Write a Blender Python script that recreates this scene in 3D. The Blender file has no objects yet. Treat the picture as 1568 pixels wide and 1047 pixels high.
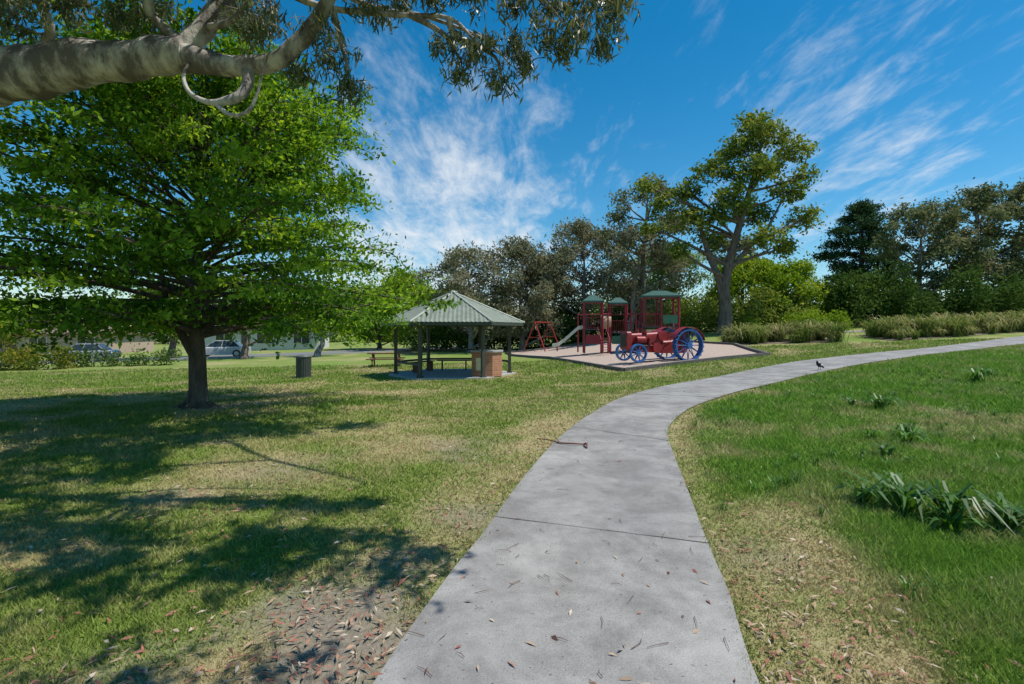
import bpy, math, random
import numpy as np
from mathutils import Vector, Matrix, Quaternion
random.seed(7)
R = np.random.RandomState(11)
scene = bpy.context.scene
COL = scene.collection

# ------------------------------------------------------------------ path edges (metres)
PL = [(-.95, -3), (-.80, 0), (-.70, 1.5), (-.61, 2.31), (-.40, 3.30), (-.22, 3.98), (.04, 5.12), (.38, 6.43), (.81, 7.84), (1.49, 9.65), (2.7, 12.2), (4.6, 14.6), (6.6, 16.3), (9.4, 18.7), (14.8, 22.5), (21.9, 26), (31, 31), (45, 37), (70, 46)]
PR = [(.80, -3), (.92, 0), (1.02, 1.5), (1.11, 2.31), (1.31, 3.1), (1.43, 3.7), (1.72, 5.0), (2.05, 6.5), (2.38, 7.84), (2.9, 9.0), (3.75, 10.4), (5.2, 12.1), (7.1, 13.8), (9.6, 15.9), (14.2, 19.4), (19.5, 22.6), (28, 27), (44, 34.5), (70, 43.5)]

# ------------------------------------------------------------------ helpers
def sm(a, b, x):
    t = np.clip((np.asarray(x, float) - a) / (b - a), 0, 1)
    return t * t * (3 - 2 * t)

def vnoise(x, y, seed=0):
    x = np.asarray(x, float); y = np.asarray(y, float)
    xi = np.floor(x).astype(np.int64); yi = np.floor(y).astype(np.int64)
    fx = x - xi; fy = y - yi
    fx = fx * fx * (3 - 2 * fx); fy = fy * fy * (3 - 2 * fy)
    def h(i, j):
        n = (i * 374761393 + j * 668265263 + seed * 1442695041) & 0xffffffff
        n = ((n ^ (n >> 13)) * 1274126177) & 0xffffffff
        n = n ^ (n >> 16)
        return (n & 0xffff) / 65535.0
    return (h(xi, yi) * (1 - fx) + h(xi + 1, yi) * fx) * (1 - fy) + (h(xi, yi + 1) * (1 - fx) + h(xi + 1, yi + 1) * fx) * fy

def fbm(x, y, s, seed=0, o=4):
    v = 0; a = .5; t = 0
    for k in range(o):
        v = v + a * vnoise(np.asarray(x) * s + 17.3 * k, np.asarray(y) * s - 9.1 * k, seed + k); t += a
        a *= .5; s *= 2.03
    return v / t

_pry = [p[1] for p in PR]; _prx = [p[0] for p in PR]
def H(X, Y):
    X = np.asarray(X, float); Y = np.asarray(Y, float)
    x = np.clip(X, -60, 70)
    z = np.where(x > 0, .032 * x * sm(2, 16, Y), .02 * x * sm(8, 30, Y))
    z = z - .3 * sm(8, 20, Y) * (1 - sm(0, 12, x))
    z = z + 1.0 * sm(22, 50, Y) * sm(0, 14, x)
    z = z + .05 * (fbm(X, Y, .22, 5, 2) - .5)
    dr = X - np.interp(Y, _pry, _prx)
    z = z + sm(.5, 3.0, dr) * sm(34, 20, Y) * sm(40, 25, X) * (.24 * (fbm(X, Y, .38, 65, 2) - .45) + .05 * (vnoise(X * 1.4, Y * 1.4, 8) - .5))
    return z

def h(x, y): return float(H(x, y))

def link(o, parent=None):
    COL.objects.link(o)
    if parent is not None: o.parent = parent
    return o

def empty(name, loc, rz=0):
    e = bpy.data.objects.new(name, None); e.location = loc; e.rotation_euler = (0, 0, rz)
    e.empty_display_size = .3
    return link(e)

def quad_mesh(name, V, nper, attrs, mats, parent=None, smooth=False, faces=None, color=None):
    me = bpy.data.meshes.new(name)
    nv = len(V)
    me.vertices.add(nv); me.vertices.foreach_set('co', np.asarray(V, np.float32).ravel())
    if faces is None:
        nf = nv // nper
        me.loops.add(nv); me.loops.foreach_set('vertex_index', np.arange(nv, dtype=np.int32))
        me.polygons.add(nf); me.polygons.foreach_set('loop_start', np.arange(nf, dtype=np.int32) * nper)
        me.polygons.foreach_set('loop_total', np.full(nf, nper, np.int32))
    else:
        F = np.asarray(faces, np.int32); nf = len(F); k = F.shape[1]
        me.loops.add(nf * k); me.loops.foreach_set('vertex_index', F.ravel())
        me.polygons.add(nf); me.polygons.foreach_set('loop_start', np.arange(nf, dtype=np.int32) * k)
        me.polygons.foreach_set('loop_total', np.full(nf, k, np.int32))
    if smooth: me.polygons.foreach_set('use_smooth', np.ones(nf, bool))
    for k, v in attrs.items():
        a = me.attributes.new(k, 'FLOAT', 'POINT'); a.data.foreach_set('value', np.asarray(v, np.float32))
    if color is not None:
        a = me.attributes.new('col', 'FLOAT_COLOR', 'POINT'); a.data.foreach_set('color', np.column_stack([color, np.ones(len(color))]).astype(np.float32).ravel())
    me.update(calc_edges=True)
    for m in mats: me.materials.append(m)
    return link(bpy.data.objects.new(name, me), parent)

class MB:
    def __init__(s): s.v = []; s.f = []; s.m = []; s.sm = []
    def add(s, vs, fs, mi=0, smooth=False):
        b = len(s.v); s.v += [tuple(p) for p in vs]
        for f in fs: s.f.append(tuple(i + b for i in f)); s.m.append(mi); s.sm.append(smooth)
    def box(s, c, d, mi=0, rot=None, bev=0):
        x, y, z = d[0] / 2, d[1] / 2, d[2] / 2
        vs = [Vector((i * x, j * y, k * z)) for k in (-1, 1) for i, j in ((-1, -1), (1, -1), (1, 1), (-1, 1))]
        if rot is not None: vs = [rot @ v for v in vs]
        vs = [v + Vector(c) for v in vs]
        s.add(vs, [(3, 2, 1, 0), (4, 5, 6, 7), (0, 1, 5, 4), (1, 2, 6, 5), (2, 3, 7, 6), (3, 0, 4, 7)], mi)
    def tube(s, pts, rs, n=8, mi=0, caps=True, flute=0):
        pts = [Vector(p) for p in pts]; k = len(pts)
        if not hasattr(rs, '__len__'): rs = [rs] * k
        t0 = (pts[1] - pts[0]).normalized()
        a = t0.orthogonal().normalized(); vs = []
        for i in range(k):
            t = (pts[min(i + 1, k - 1)] - pts[max(i - 1, 0)]).normalized()
            a = (a - t * a.dot(t)).normalized(); b = t.cross(a)
            for j in range(n):
                w = 2 * math.pi * j / n; rr = rs[i] * (1 + flute * math.sin(3 * w + i * .9) + flute * .6 * math.sin(5 * w + i * 1.7))
                vs.append(pts[i] + (a * math.cos(w) + b * math.sin(w)) * rr)
        fs = [(i * n + j, i * n + (j + 1) % n, (i + 1) * n + (j + 1) % n, (i + 1) * n + j) for i in range(k - 1) for j in range(n)]
        s.add(vs, fs, mi, True)
        if caps:
            s.add([vs[j] for j in range(n)][::-1], [tuple(range(n))], mi)
            s.add([vs[(k - 1) * n + j] for j in range(n)], [tuple(range(n))], mi)
    def ring(s, c, Ro, Ri, w, n=28, mi=0):
        vs = []; c = Vector(c)
        for i in range(n):
            a = 2 * math.pi * i / n
            for r, y in ((Ro, -w / 2), (Ro, w / 2), (Ri, w / 2), (Ri, -w / 2)):
                vs.append(c + Vector((math.cos(a) * r, y, math.sin(a) * r)))
        fs = [(i * 4 + k, i * 4 + (k + 1) % 4, ((i + 1) % n) * 4 + (k + 1) % 4, ((i + 1) % n) * 4 + k) for i in range(n) for k in range(4)]
        s.add(vs, fs, mi, False)
    def prism(s, poly, z0, z1, mi=0):
        n = len(poly)
        vs = [(p[0], p[1], z0) for p in poly] + [(p[0], p[1], z1) for p in poly]
        fs = [tuple(range(n))[::-1], tuple(range(n, 2 * n))] + [(i, (i + 1) % n, n + (i + 1) % n, n + i) for i in range(n)]
        s.add(vs, fs, mi)
    def ell(s, c, r, mi=0, nu=14, nv=9, rot=None):
        vs = []; c = Vector(c)
        for j in range(nv + 1):
            ph = math.pi * j / nv
            for i in range(nu):
                a = 2 * math.pi * i / nu
                p = Vector((r[0] * math.sin(ph) * math.cos(a), r[1] * math.sin(ph) * math.sin(a), r[2] * math.cos(ph)))
                if rot is not None: p = rot @ p
                vs.append(c + p)
        fs = [(j * nu + i, (j + 1) * nu + i, (j + 1) * nu + (i + 1) % nu, j * nu + (i + 1) % nu) for j in range(nv) for i in range(nu)]
        s.add(vs, fs, mi, True)
    def loft(s, secs, mi=0, smooth=False):
        n = len(secs[0]); vs = [p for q in secs for p in q]
        fs = [(i * n + j, i * n + (j + 1) % n, (i + 1) * n + (j + 1) % n, (i + 1) * n + j) for i in range(len(secs) - 1) for j in range(n)] + [tuple(range(n))[::-1], tuple((len(secs) - 1) * n + j for j in range(n))]
        s.add(vs, fs, mi, smooth)
    def obj(s, name, mats, parent=None):
        me = bpy.data.meshes.new(name); me.from_pydata(s.v, [], s.f)
        for m in mats: me.materials.append(m)
        me.polygons.foreach_set('material_index', s.m); me.polygons.foreach_set('use_smooth', s.sm); me.update()
        return link(bpy.data.objects.new(name, me), parent)

# ------------------------------------------------------------------ materials
def base_mat(name):
    m = bpy.data.materials.new(name); m.use_nodes = True
    nt = m.node_tree; nt.nodes.clear()
    return m, nt, nt.nodes, nt.links

def mat(name, c1, c2=None, scale=6, rough=.6, bump=0, metal=0, spec=.4, lo=.35, hi=.65, stretch=None, coat=0, bd=.03):
    if c2 is None: c2 = tuple(c * .72 for c in c1)
    m, nt, N, L = base_mat(name)
    out = N.new('ShaderNodeOutputMaterial'); p = N.new('ShaderNodeBsdfPrincipled')
    tc = N.new('ShaderNodeTexCoord'); mp = N.new('ShaderNodeMapping'); nz = N.new('ShaderNodeTexNoise')
    if stretch: mp.inputs['Scale'].default_value = stretch
    nz.inputs['Scale'].default_value = scale; nz.inputs['Detail'].default_value = 6; nz.inputs['Roughness'].default_value = .65
    rp = N.new('ShaderNodeValToRGB'); rp.color_ramp.elements[0].position = lo; rp.color_ramp.elements[1].position = hi
    rp.color_ramp.elements[0].color = (*c2, 1); rp.color_ramp.elements[1].color = (*c1, 1)
    L.new(tc.outputs['Object'], mp.inputs[0]); L.new(mp.outputs[0], nz.inputs['Vector']); L.new(nz.outputs['Fac'], rp.inputs[0])
    L.new(rp.outputs[0], p.inputs['Base Color'])
    p.inputs['Roughness'].default_value = rough; p.inputs['Metallic'].default_value = metal
    p.inputs['Specular IOR Level'].default_value = spec; p.inputs['Coat Weight'].default_value = coat
    if bump:
        b = N.new('ShaderNodeBump'); b.inputs['Strength'].default_value = bump; b.inputs['Distance'].default_value = bd
        L.new(nz.outputs['Fac'], b.inputs['Height']); L.new(b.outputs[0], p.inputs['Normal'])
    L.new(p.outputs[0], out.inputs[0])
    return m

def leaf_mat(name, cols, trans=.35, rough=None, k=1.0):
    m, nt, N, L = base_mat(name)
    out = N.new('ShaderNodeOutputMaterial'); t = N.new('ShaderNodeBsdfTranslucent'); mx = N.new('ShaderNodeMixShader')
    p = N.new('ShaderNodeBsdfPrincipled') if rough else N.new('ShaderNodeBsdfDiffuse')
    at = N.new('ShaderNodeAttribute'); at.attribute_name = 'lc'
    rp = N.new('ShaderNodeValToRGB'); el = rp.color_ramp.elements
    while len(el) < len(cols): el.new(.5)
    for i, c in enumerate(cols): el[i].position = i / (len(cols) - 1); el[i].color = (*[q * k for q in c], 1)
    L.new(at.outputs['Fac'], rp.inputs[0]); L.new(rp.outputs[0], p.inputs[0])
    hs = N.new('ShaderNodeHueSaturation'); hs.inputs['Hue'].default_value = .485; hs.inputs['Value'].default_value = 1.6; hs.inputs['Saturation'].default_value = 1.1
    L.new(rp.outputs[0], hs.inputs['Color']); L.new(hs.outputs[0], t.inputs[0])
    if rough: p.inputs['Roughness'].default_value = rough; p.inputs['Specular IOR Level'].default_value = .4
    mx.inputs[0].default_value = trans
    L.new(p.outputs[0], mx.inputs[1]); L.new(t.outputs[0], mx.inputs[2]); L.new(mx.outputs[0], out.inputs[0])
    return m

G_A, G_B = (.135, .205, .034), (.31, .39, .085)
G_LA, G_LB = (.095, .215, .026), (.23, .40, .058)
G_DA, G_DB = (.36, .275, .125), (.64, .53, .30)
G_SA, G_SB = (.20, .165, .135), (.42, .36, .31)
def ground_mat():
    m, nt, N, L = base_mat('lawn_ground_mat')
    out = N.new('ShaderNodeOutputMaterial'); p = N.new('ShaderNodeBsdfPrincipled')
    geo = N.new('ShaderNodeNewGeometry'); mul = .82
    def attr(n):
        a = N.new('ShaderNodeAttribute'); a.attribute_name = n; return a.outputs['Fac']
    def noise(s, d=5, r=.65):
        n = N.new('ShaderNodeTexNoise'); n.inputs['Scale'].default_value = s; n.inputs['Detail'].default_value = d; n.inputs['Roughness'].default_value = r
        L.new(geo.outputs['Position'], n.inputs['Vector']); return n.outputs['Fac']
    def math_(op, a, b, c=None, clamp=False):
        n = N.new('ShaderNodeMath'); n.operation = op; n.use_clamp = clamp
        for i, v in enumerate((a, b, c)):
            if v is None: continue
            if isinstance(v, (int, float)): n.inputs[i].default_value = v
            else: L.new(v, n.inputs[i])
        return n.outputs[0]
    def mix(f, a, b):
        n = N.new('ShaderNodeMix'); n.data_type = 'RGBA'
        L.new(f, n.inputs[0])
        for i, v in ((6, a), (7, b)):
            if isinstance(v, tuple): n.inputs[i].default_value = (*[c * mul for c in v], 1)
            else: L.new(v, n.inputs[i])
        return n.outputs[2]
    n1 = noise(2.2, 4); n2 = math_('MULTIPLY_ADD', math_('SUBTRACT', noise(24, 4, .7), .5), 1.7, .5, True)
    c = mix(n2, G_A, G_B)
    c = mix(attr('lush'), c, mix(n2, G_LA, G_LB))
    dry = math_('MULTIPLY_ADD', math_('SUBTRACT', math_('ADD', n1, math_('MULTIPLY', n2, .5)), .78), 1.7, attr('dry'), True)
    c = mix(math_('MULTIPLY', dry, .9), c, mix(n2, G_DA, G_DB))
    c = mix(attr('soil'), c, mix(n2, G_SA, G_SB))
    L.new(c, p.inputs['Base Color']); p.inputs['Roughness'].default_value = .8; p.inputs['Specular IOR Level'].default_value = .15
    b = N.new('ShaderNodeBump'); b.inputs['Strength'].default_value = .9; b.inputs['Distance'].default_value = .03
    L.new(noise(34, 4, .75), b.inputs['Height']); L.new(b.outputs[0], p.inputs['Normal'])
    L.new(p.outputs[0], out.inputs[0])
    return m
def blade_mat():
    m, nt, N, L = base_mat('grass_blade_mat')
    out = N.new('ShaderNodeOutputMaterial'); d = N.new('ShaderNodeBsdfDiffuse'); t = N.new('ShaderNodeBsdfTranslucent'); mx = N.new('ShaderNodeMixShader'); mx.inputs[0].default_value = .3
    a = N.new('ShaderNodeAttribute'); a.attribute_name = 'col'
    L.new(a.outputs['Color'], d.inputs[0]); L.new(a.outputs['Color'], t.inputs[0]); L.new(d.outputs[0], mx.inputs[1]); L.new(t.outputs[0], mx.inputs[2]); L.new(mx.outputs[0], out.inputs[0])
    return m

def brick_mat(name, c1, c2, mortar):
    m, nt, N, L = base_mat(name)
    out = N.new('ShaderNodeOutputMaterial'); p = N.new('ShaderNodeBsdfPrincipled'); tc = N.new('ShaderNodeTexCoord')
    sp = N.new('ShaderNodeSeparateXYZ'); cb = N.new('ShaderNodeCombineXYZ'); ad = N.new('ShaderNodeMath'); ad.operation = 'ADD'
    br = N.new('ShaderNodeTexBrick'); br.inputs['Scale'].default_value = 1; br.inputs['Brick Width'].default_value = .24; br.inputs['Row Height'].default_value = .086
    br.inputs['Mortar Size'].default_value = .006
    br.inputs['Color1'].default_value = (*c1, 1); br.inputs['Color2'].default_value = (*c2, 1); br.inputs['Mortar'].default_value = (*mortar, 1)
    L.new(tc.outputs['Object'], sp.inputs[0]); L.new(sp.outputs[0], ad.inputs[0]); L.new(sp.outputs[1], ad.inputs[1])
    L.new(ad.outputs[0], cb.inputs[0]); L.new(sp.outputs[2], cb.inputs[1]); L.new(cb.outputs[0], br.inputs['Vector'])
    L.new(br.outputs[0], p.inputs['Base Color']); p.inputs['Roughness'].default_value = .85; L.new(p.outputs[0], out.inputs[0])
    return m

def concrete_mat():
    m, nt, N, L = base_mat('concrete_path_mat')
    out = N.new('ShaderNodeOutputMaterial'); p = N.new('ShaderNodeBsdfPrincipled'); geo = N.new('ShaderNodeNewGeometry')
    def noise(s, d, r, dist=0):
        n = N.new('ShaderNodeTexNoise'); n.inputs['Scale'].default_value = s; n.inputs['Detail'].default_value = d; n.inputs['Roughness'].default_value = r; n.inputs['Distortion'].default_value = dist
        L.new(geo.outputs['Position'], n.inputs['Vector']); return n.outputs['Fac']
    def ramp(f, a, b, c, d):
        r = N.new('ShaderNodeValToRGB'); r.color_ramp.elements[0].position = a; r.color_ramp.elements[1].position = b
        r.color_ramp.elements[0].color = (*c, 1); r.color_ramp.elements[1].color = (*d, 1); L.new(f, r.inputs[0]); return r.outputs[0]
    def mul(a, b):
        n = N.new('ShaderNodeMix'); n.data_type = 'RGBA'; n.blend_type = 'MULTIPLY'; n.inputs[0].default_value = 1
        L.new(a, n.inputs[6]); L.new(b, n.inputs[7]); return n.outputs[2]
    c = ramp(noise(1.3, 6, .65, .6), .38, .62, (.28, .265, .25), (.415, .40, .375))
    c = mul(c, ramp(noise(.45, 4, .6), .4, .6, (.86, .86, .88), (1, 1, .99)))
    c = mul(c, ramp(noise(5, 6, .75), .34, .58, (.78, .775, .77), (1, 1, 1)))
    c = mul(c, ramp(noise(130, 3, .8), .34, .56, (.66, .66, .67), (1, 1, 1)))
    c = mul(c, ramp(noise(38, 2, .5), .27, .31, (.45, .42, .40), (1, 1, 1)))
    L.new(c, p.inputs['Base Color']); p.inputs['Roughness'].default_value = .85; p.inputs['Specular IOR Level'].default_value = .2
    b = N.new('ShaderNodeBump'); b.inputs['Strength'].default_value = .45; b.inputs['Distance'].default_value = .008
    L.new(noise(80, 4, .7), b.inputs['Height']); L.new(b.outputs[0], p.inputs['Normal']); L.new(p.outputs[0], out.inputs[0])
    return m

M_conc = concrete_mat()
M_joint = mat('joint_dark', (.10, .10, .095), rough=.9)
M_ground = ground_mat()
M_blade = blade_mat()
M_mulch = mat('playground_mulch', (.54, .43, .35), (.30, .22, .175), scale=14, rough=.95, bump=.8, lo=.3, hi=.7)
M_bed = mat('bed_mulch', (.30, .23, .17), (.16, .12, .085), scale=9, rough=.95, bump=.8)
M_asph = mat('asphalt', (.20, .20, .20), (.14, .14, .14), scale=20, rough=.9)
M_sleeper = mat('timber_border', (.17, .155, .14), (.09, .08, .07), scale=5, rough=.9, stretch=(1, 1, 4))
M_gumbark = mat('gum_bark', (.48, .435, .395), (.12, .10, .09), scale=3.4, rough=.8, bump=.8, lo=.42, hi=.62, stretch=(1.9, 1, 1), bd=.05)
M_bark = mat('dark_bark', (.15, .12, .095), (.055, .043, .034), scale=9, rough=.95, bump=.9, stretch=(1, 1, .25))
M_greybark = mat('grey_bark', (.30, .26, .22), (.14, .12, .10), scale=7, rough=.95, bump=.6, stretch=(1, 1, .3))
M_brownbark = mat('brown_bark', (.22, .165, .13), (.09, .07, .055), scale=6, rough=.95, bump=.8, stretch=(1, 1, .3))
M_oak = leaf_mat('oak_leaves', [(.030, .080, .012), (.072, .155, .020), (.15, .27, .032), (.30, .42, .055)], .38, k=1.2)
M_gum = leaf_mat('gum_leaves', [(.06, .085, .032), (.10, .13, .05), (.16, .175, .075), (.28, .22, .12)], .25, .4)
M_gum2 = leaf_mat('big_gum_leaves', [(.05, .085, .018), (.105, .155, .032), (.19, .225, .048), (.29, .30, .07)], .3, k=1.15)
M_cas = leaf_mat('olive_leaves', [(.105, .115, .066), (.17, .178, .10), (.25, .24, .14), (.33, .285, .19)], .28, k=1.0)
M_olive = leaf_mat('gum_crown_leaves', [(.075, .10, .045), (.13, .155, .068), (.20, .21, .10), (.31, .28, .15)], .28, k=1.0)
M_bright = leaf_mat('bright_leaves', [(.07, .14, .014), (.15, .24, .028), (.23, .33, .042), (.34, .39, .07)], .35, k=1.05)
M_willow = leaf_mat('willow_leaves', [(.13, .18, .07), (.19, .26, .10), (.26, .34, .13)], .3, k=1.1)
M_pine = leaf_mat('pine_needles', [(.025, .055, .022), (.05, .09, .036), (.09, .14, .055)], .1, k=1.1)
M_dark = leaf_mat('hedge_leaves', [(.03, .068, .015), (.068, .12, .028), (.13, .19, .045)], .22, k=1.0)
M_yellow = leaf_mat('autumn_leaves', [(.07, .12, .02), (.16, .20, .03), (.42, .26, .04)], .3)
M_strap = leaf_mat('strap_leaves', [(.07, .12, .025), (.14, .19, .045), (.28, .28, .10), (.50, .42, .24)], .25)
M_weed = leaf_mat('weed_leaves', [(.04, .10, .016), (.07, .175, .024), (.13, .27, .04)], .3, .45)
M_litter = leaf_mat('leaf_litter_mat', [(.14, .08, .055), (.36, .13, .09), (.38, .25, .15), (.55, .46, .36)], .05, .7)

# ------------------------------------------------------------------ camera, light, sky
cam = bpy.data.cameras.new('camera'); cam.lens = 18; cam.sensor_width = 36; cam.shift_y = -.0118; cam.clip_end = 4000; cam.clip_start = .05
co = bpy.data.objects.new('camera', cam); co.location = (0, 0, 1.6); co.rotation_euler = (math.radians(90), 0, 0); link(co); scene.camera = co

SD = Vector((1, -.12, math.tan(math.radians(63)))).normalized()
sun = bpy.data.lights.new('sun', 'SUN'); sun.energy = 5.0; sun.angle = math.radians(.5); sun.color = (1, .95, .87)
so = bpy.data.objects.new('sun', sun); so.rotation_euler = SD.to_track_quat('Z', 'Y').to_euler(); so.location = (20, 4, 30); link(so)

w = bpy.data.worlds.new('World'); scene.world = w; w.use_nodes = True
nt = w.node_tree; N = nt.nodes; L = nt.links; N.clear()
out = N.new('ShaderNodeOutputWorld'); bg = N.new('ShaderNodeBackground'); bg.inputs[1].default_value = .13
sky = N.new('ShaderNodeTexSky'); sky.sky_type = 'NISHITA'; sky.sun_disc = False
sky.sun_elevation = math.asin(SD.z); sky.sun_rotation = math.atan2(SD.x, SD.y); sky.altitude = 60; sky.air_density = 1.0; sky.dust_density = .15; sky.ozone_density = 3.0
hs = N.new('ShaderNodeHueSaturation'); hs.inputs['Saturation'].default_value = 1.42; hs.inputs['Hue'].default_value = .488; hs.inputs['Value'].default_value = 1.0
L.new(sky.outputs[0], hs.inputs['Color'])
tc = N.new('ShaderNodeTexCoord'); sp = N.new('ShaderNodeSeparateXYZ'); L.new(tc.outputs['Generated'], sp.inputs[0])
def mth(op, a, b=None, c=None, clamp=False):
    n = N.new('ShaderNodeMath'); n.operation = op; n.use_clamp = clamp
    for i, v in enumerate((a, b, c)):
        if v is None: continue
        if isinstance(v, (int, float)): n.inputs[i].default_value = v
        else: L.new(v, n.inputs[i])
    return n.outputs[0]
zc = mth('MAXIMUM', mth('ADD', sp.outputs[2], .12), .03)
px = mth('DIVIDE', sp.outputs[0], zc); py = mth('DIVIDE', sp.outputs[1], zc)
cb = N.new('ShaderNodeCombineXYZ'); L.new(px, cb.inputs[0]); L.new(py, cb.inputs[1])
def wn(rot, scl, s, d, r, dist):
    mp = N.new('ShaderNodeMapping'); mp.inputs['Rotation'].default_value = (0, 0, rot); mp.inputs['Scale'].default_value = scl
    n = N.new('ShaderNodeTexNoise'); n.inputs['Scale'].default_value = s; n.inputs['Detail'].default_value = d; n.inputs['Roughness'].default_value = r; n.inputs['Distortion'].default_value = dist
    L.new(cb.outputs[0], mp.inputs[0]); L.new(mp.outputs[0], n.inputs['Vector']); return n.outputs['Fac']
def blob(d, a0, a1):
    v = Vector(d).normalized(); n = N.new('ShaderNodeVectorMath'); n.operation = 'DOT_PRODUCT'; L.new(tc.outputs['Generated'], n.inputs[0]); n.inputs[1].default_value = v
    mr = N.new('ShaderNodeMapRange'); mr.interpolation_type = 'SMOOTHSTEP'; L.new(n.outputs['Value'], mr.inputs[0])
    mr.inputs[1].default_value = math.cos(math.radians(a0)); mr.inputs[2].default_value = math.cos(math.radians(a1)); return mr.outputs[0]
fine = wn(-.75, (1, .30, 1), 5.0, 7, .66, .35)
puff = wn(.25, (1, .5, 1), 11.0, 4, .6, .6)
big = wn(.9, (1, .6, 1), 1.6, 3, .5, .3)
mask = mth('ADD', mth('MULTIPLY', blob((-.08, 1, .24), 24, 2), .155), mth('MULTIPLY', blob((.62, 1, .34), 12, 2), .115))
mask = mth('ADD', mask, mth('MULTIPLY', blob((.85, 1, .55), 22, 4), .075))
mask = mth('ADD', mask, mth('MULTIPLY', blob((-.17, 1, .13), 18, 3), .22))
den = mth('ADD', mth('ADD', mth('MULTIPLY', fine, 1.0), mth('ADD', mth('MULTIPLY', big, .32), mth('MULTIPLY', puff, .40))), mask)
mr = N.new('ShaderNodeMapRange'); mr.interpolation_type = 'SMOOTHSTEP'; L.new(den, mr.inputs[0]); mr.inputs[1].default_value = .92; mr.inputs[2].default_value = 1.50; mr.inputs[4].default_value = .88
mx = N.new('ShaderNodeMix'); mx.data_type = 'RGBA'; L.new(mr.outputs[0], mx.inputs[0]); L.new(hs.outputs[0], mx.inputs[6]); mx.inputs[7].default_value = (6.6, 6.9, 7.2, 1)
L.new(mx.outputs[2], bg.inputs[0]); L.new(bg.outputs[0], out.inputs[0])
scene.view_settings.view_transform = 'Standard'; scene.view_settings.look = 'None'; scene.view_settings.exposure = 0

def crom(P, k=10):
    P = [np.array(p, float) for p in P]; out = []
    for i in range(len(P) - 1):
        a, b, c, d = P[max(i - 1, 0)], P[i], P[i + 1], P[min(i + 2, len(P) - 1)]
        for j in range(k):
            t = j / k; out.append(.5 * ((2 * b) + (c - a) * t + (2 * a - 5 * b + 4 * c - d) * t * t + (3 * b - a - 3 * c + d) * t ** 3))
    out.append(P[-1]); return np.array(out)
EL = crom(PL); ER = crom(PR)
def ribbon(name, A, B, nv, zoff, mtl, skirt=.06):
    A = np.array(A); B = np.array(B); nu = len(A); V = []
    for i in range(nu):
        for j in range(nv + 1):
            p = A[i] + (B[i] - A[i]) * j / nv; V.append(p)
    V = np.array(V); Z = H(V[:, 0], V[:, 1]) + zoff
    V = np.column_stack([V, Z])
    F = [(i * (nv + 1) + j, i * (nv + 1) + j + 1, (i + 1) * (nv + 1) + j + 1, (i + 1) * (nv + 1) + j) for i in range(nu - 1) for j in range(nv)]
    return quad_mesh(name, V, 4, {}, [mtl], smooth=True, faces=F)
ribbon('concrete_path', EL, ER, 8, .022, M_conc)
mbj = MB()
def joint(a, b, wd=.014):
    a = np.array(a); b = np.array(b); n = 10; d = (b - a) / np.linalg.norm(b - a); pn = np.array([-d[1], d[0]]) * wd / 2
    vs = []
    for i in range(n + 1):
        p = a + (b - a) * i / n; wv = pn * (1 + .5 * random.uniform(-1, 1))
        off = pn * random.uniform(-.6, .6)
        for q in (p - wv + off, p + wv + off): vs.append((q[0], q[1], h(q[0], q[1]) + .0255))
    mbj.add(vs, [(2 * i, 2 * i + 1, 2 * i + 3, 2 * i + 2) for i in range(n)])
joint((-.145, 4.30), (1.45, 3.78), .009); joint((.98, 8.3), (2.2, 7.2) , .014)
joint((3.0, 12.7), (4.6, 11.4), .03); joint((-.72, 1.3), (1.0, 1.2)); joint((7.6, 17.2), (9.0, 15.4), .04)
mbj.obj('path_joints', [M_joint])

# ------------------------------------------------------------------ ground
def lateral(x, y):
    dl = np.interp(y, EL[:, 1], EL[:, 0]) - x
    dr = x - np.interp(y, ER[:, 1], ER[:, 0])
    return dl, dr
def masks(x, y):
    x = np.asarray(x, float); y = np.asarray(y, float)
    dl, dr = lateral(x, y)
    n = fbm(x, y, .55, 3, 5); n2 = fbm(x, y, .18, 23, 4); n3 = fbm(x, y, 1.6, 41, 4)
    left = (dl > 0); right = (dr > 0)
    dry = .06 + .75 * sm(.50, .72, n) * left + .22 * sm(.5, .75, n) * right
    dry = dry + left * .70 * np.exp(-((dl - .3) / .75) ** 2) * sm(14, 7, y) * (.35 + n3)
    dry = dry + left * .42 * sm(8.5, 12, y) * sm(20, 14, y) * sm(.36, .60, n2 + .3 * (n3 - .5))
    dry = dry + right * 1.0 * np.exp(-((dr - .30 - .1 * y) / .42) ** 2) * sm(5.2, 4.3, y) * (.35 + n3)
    dry = dry + right * .40 * np.exp(-(dr / .25) ** 2)
    dry = dry + right * .50 * sm(.56, .70, n2 + .25 * (n3 - .5)) * sm(4.5, 8, y)
    lush = right * sm(.3, 1.6, dr) * sm(60, 15, y) * (.45 + .7 * n)
    lush = np.maximum(lush, right * sm(4.0, 5.6, y) * sm(.1, .6, dr) * .85 * sm(20, 12, y))
    lush = np.maximum(lush, left * .45 * sm(.45, .3, n2))
    soil = np.zeros_like(x)
    for cx, cy, r, s in ((-1.0, 2.65, .60, .85), (-1.9, 2.2, .5, .5), (-.75, 6.9, .75, .55), (-2.5, 5.9, .8, .4), (-6.7, 10.9, 1.1, 1.0), (-.40, 4.4, .5, .6), (-3.4, 4.6, .7, .35), (1.75, 3.6, .35, .35), (8.2, 9.2, .8, .35), (-5, 7.2, 1.2, .35), (-.8, 3.5, .4, .5)):
        d = np.hypot((x - cx), (y - cy)) / r
        soil = np.maximum(soil, s * sm(1.3, .1, d + 1.9 * (n3 - .5)))
    dry = np.clip(dry - .25 * lush, 0, 1)
    return dry, np.clip(lush, 0, 1), np.clip(soil, 0, 1)
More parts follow.
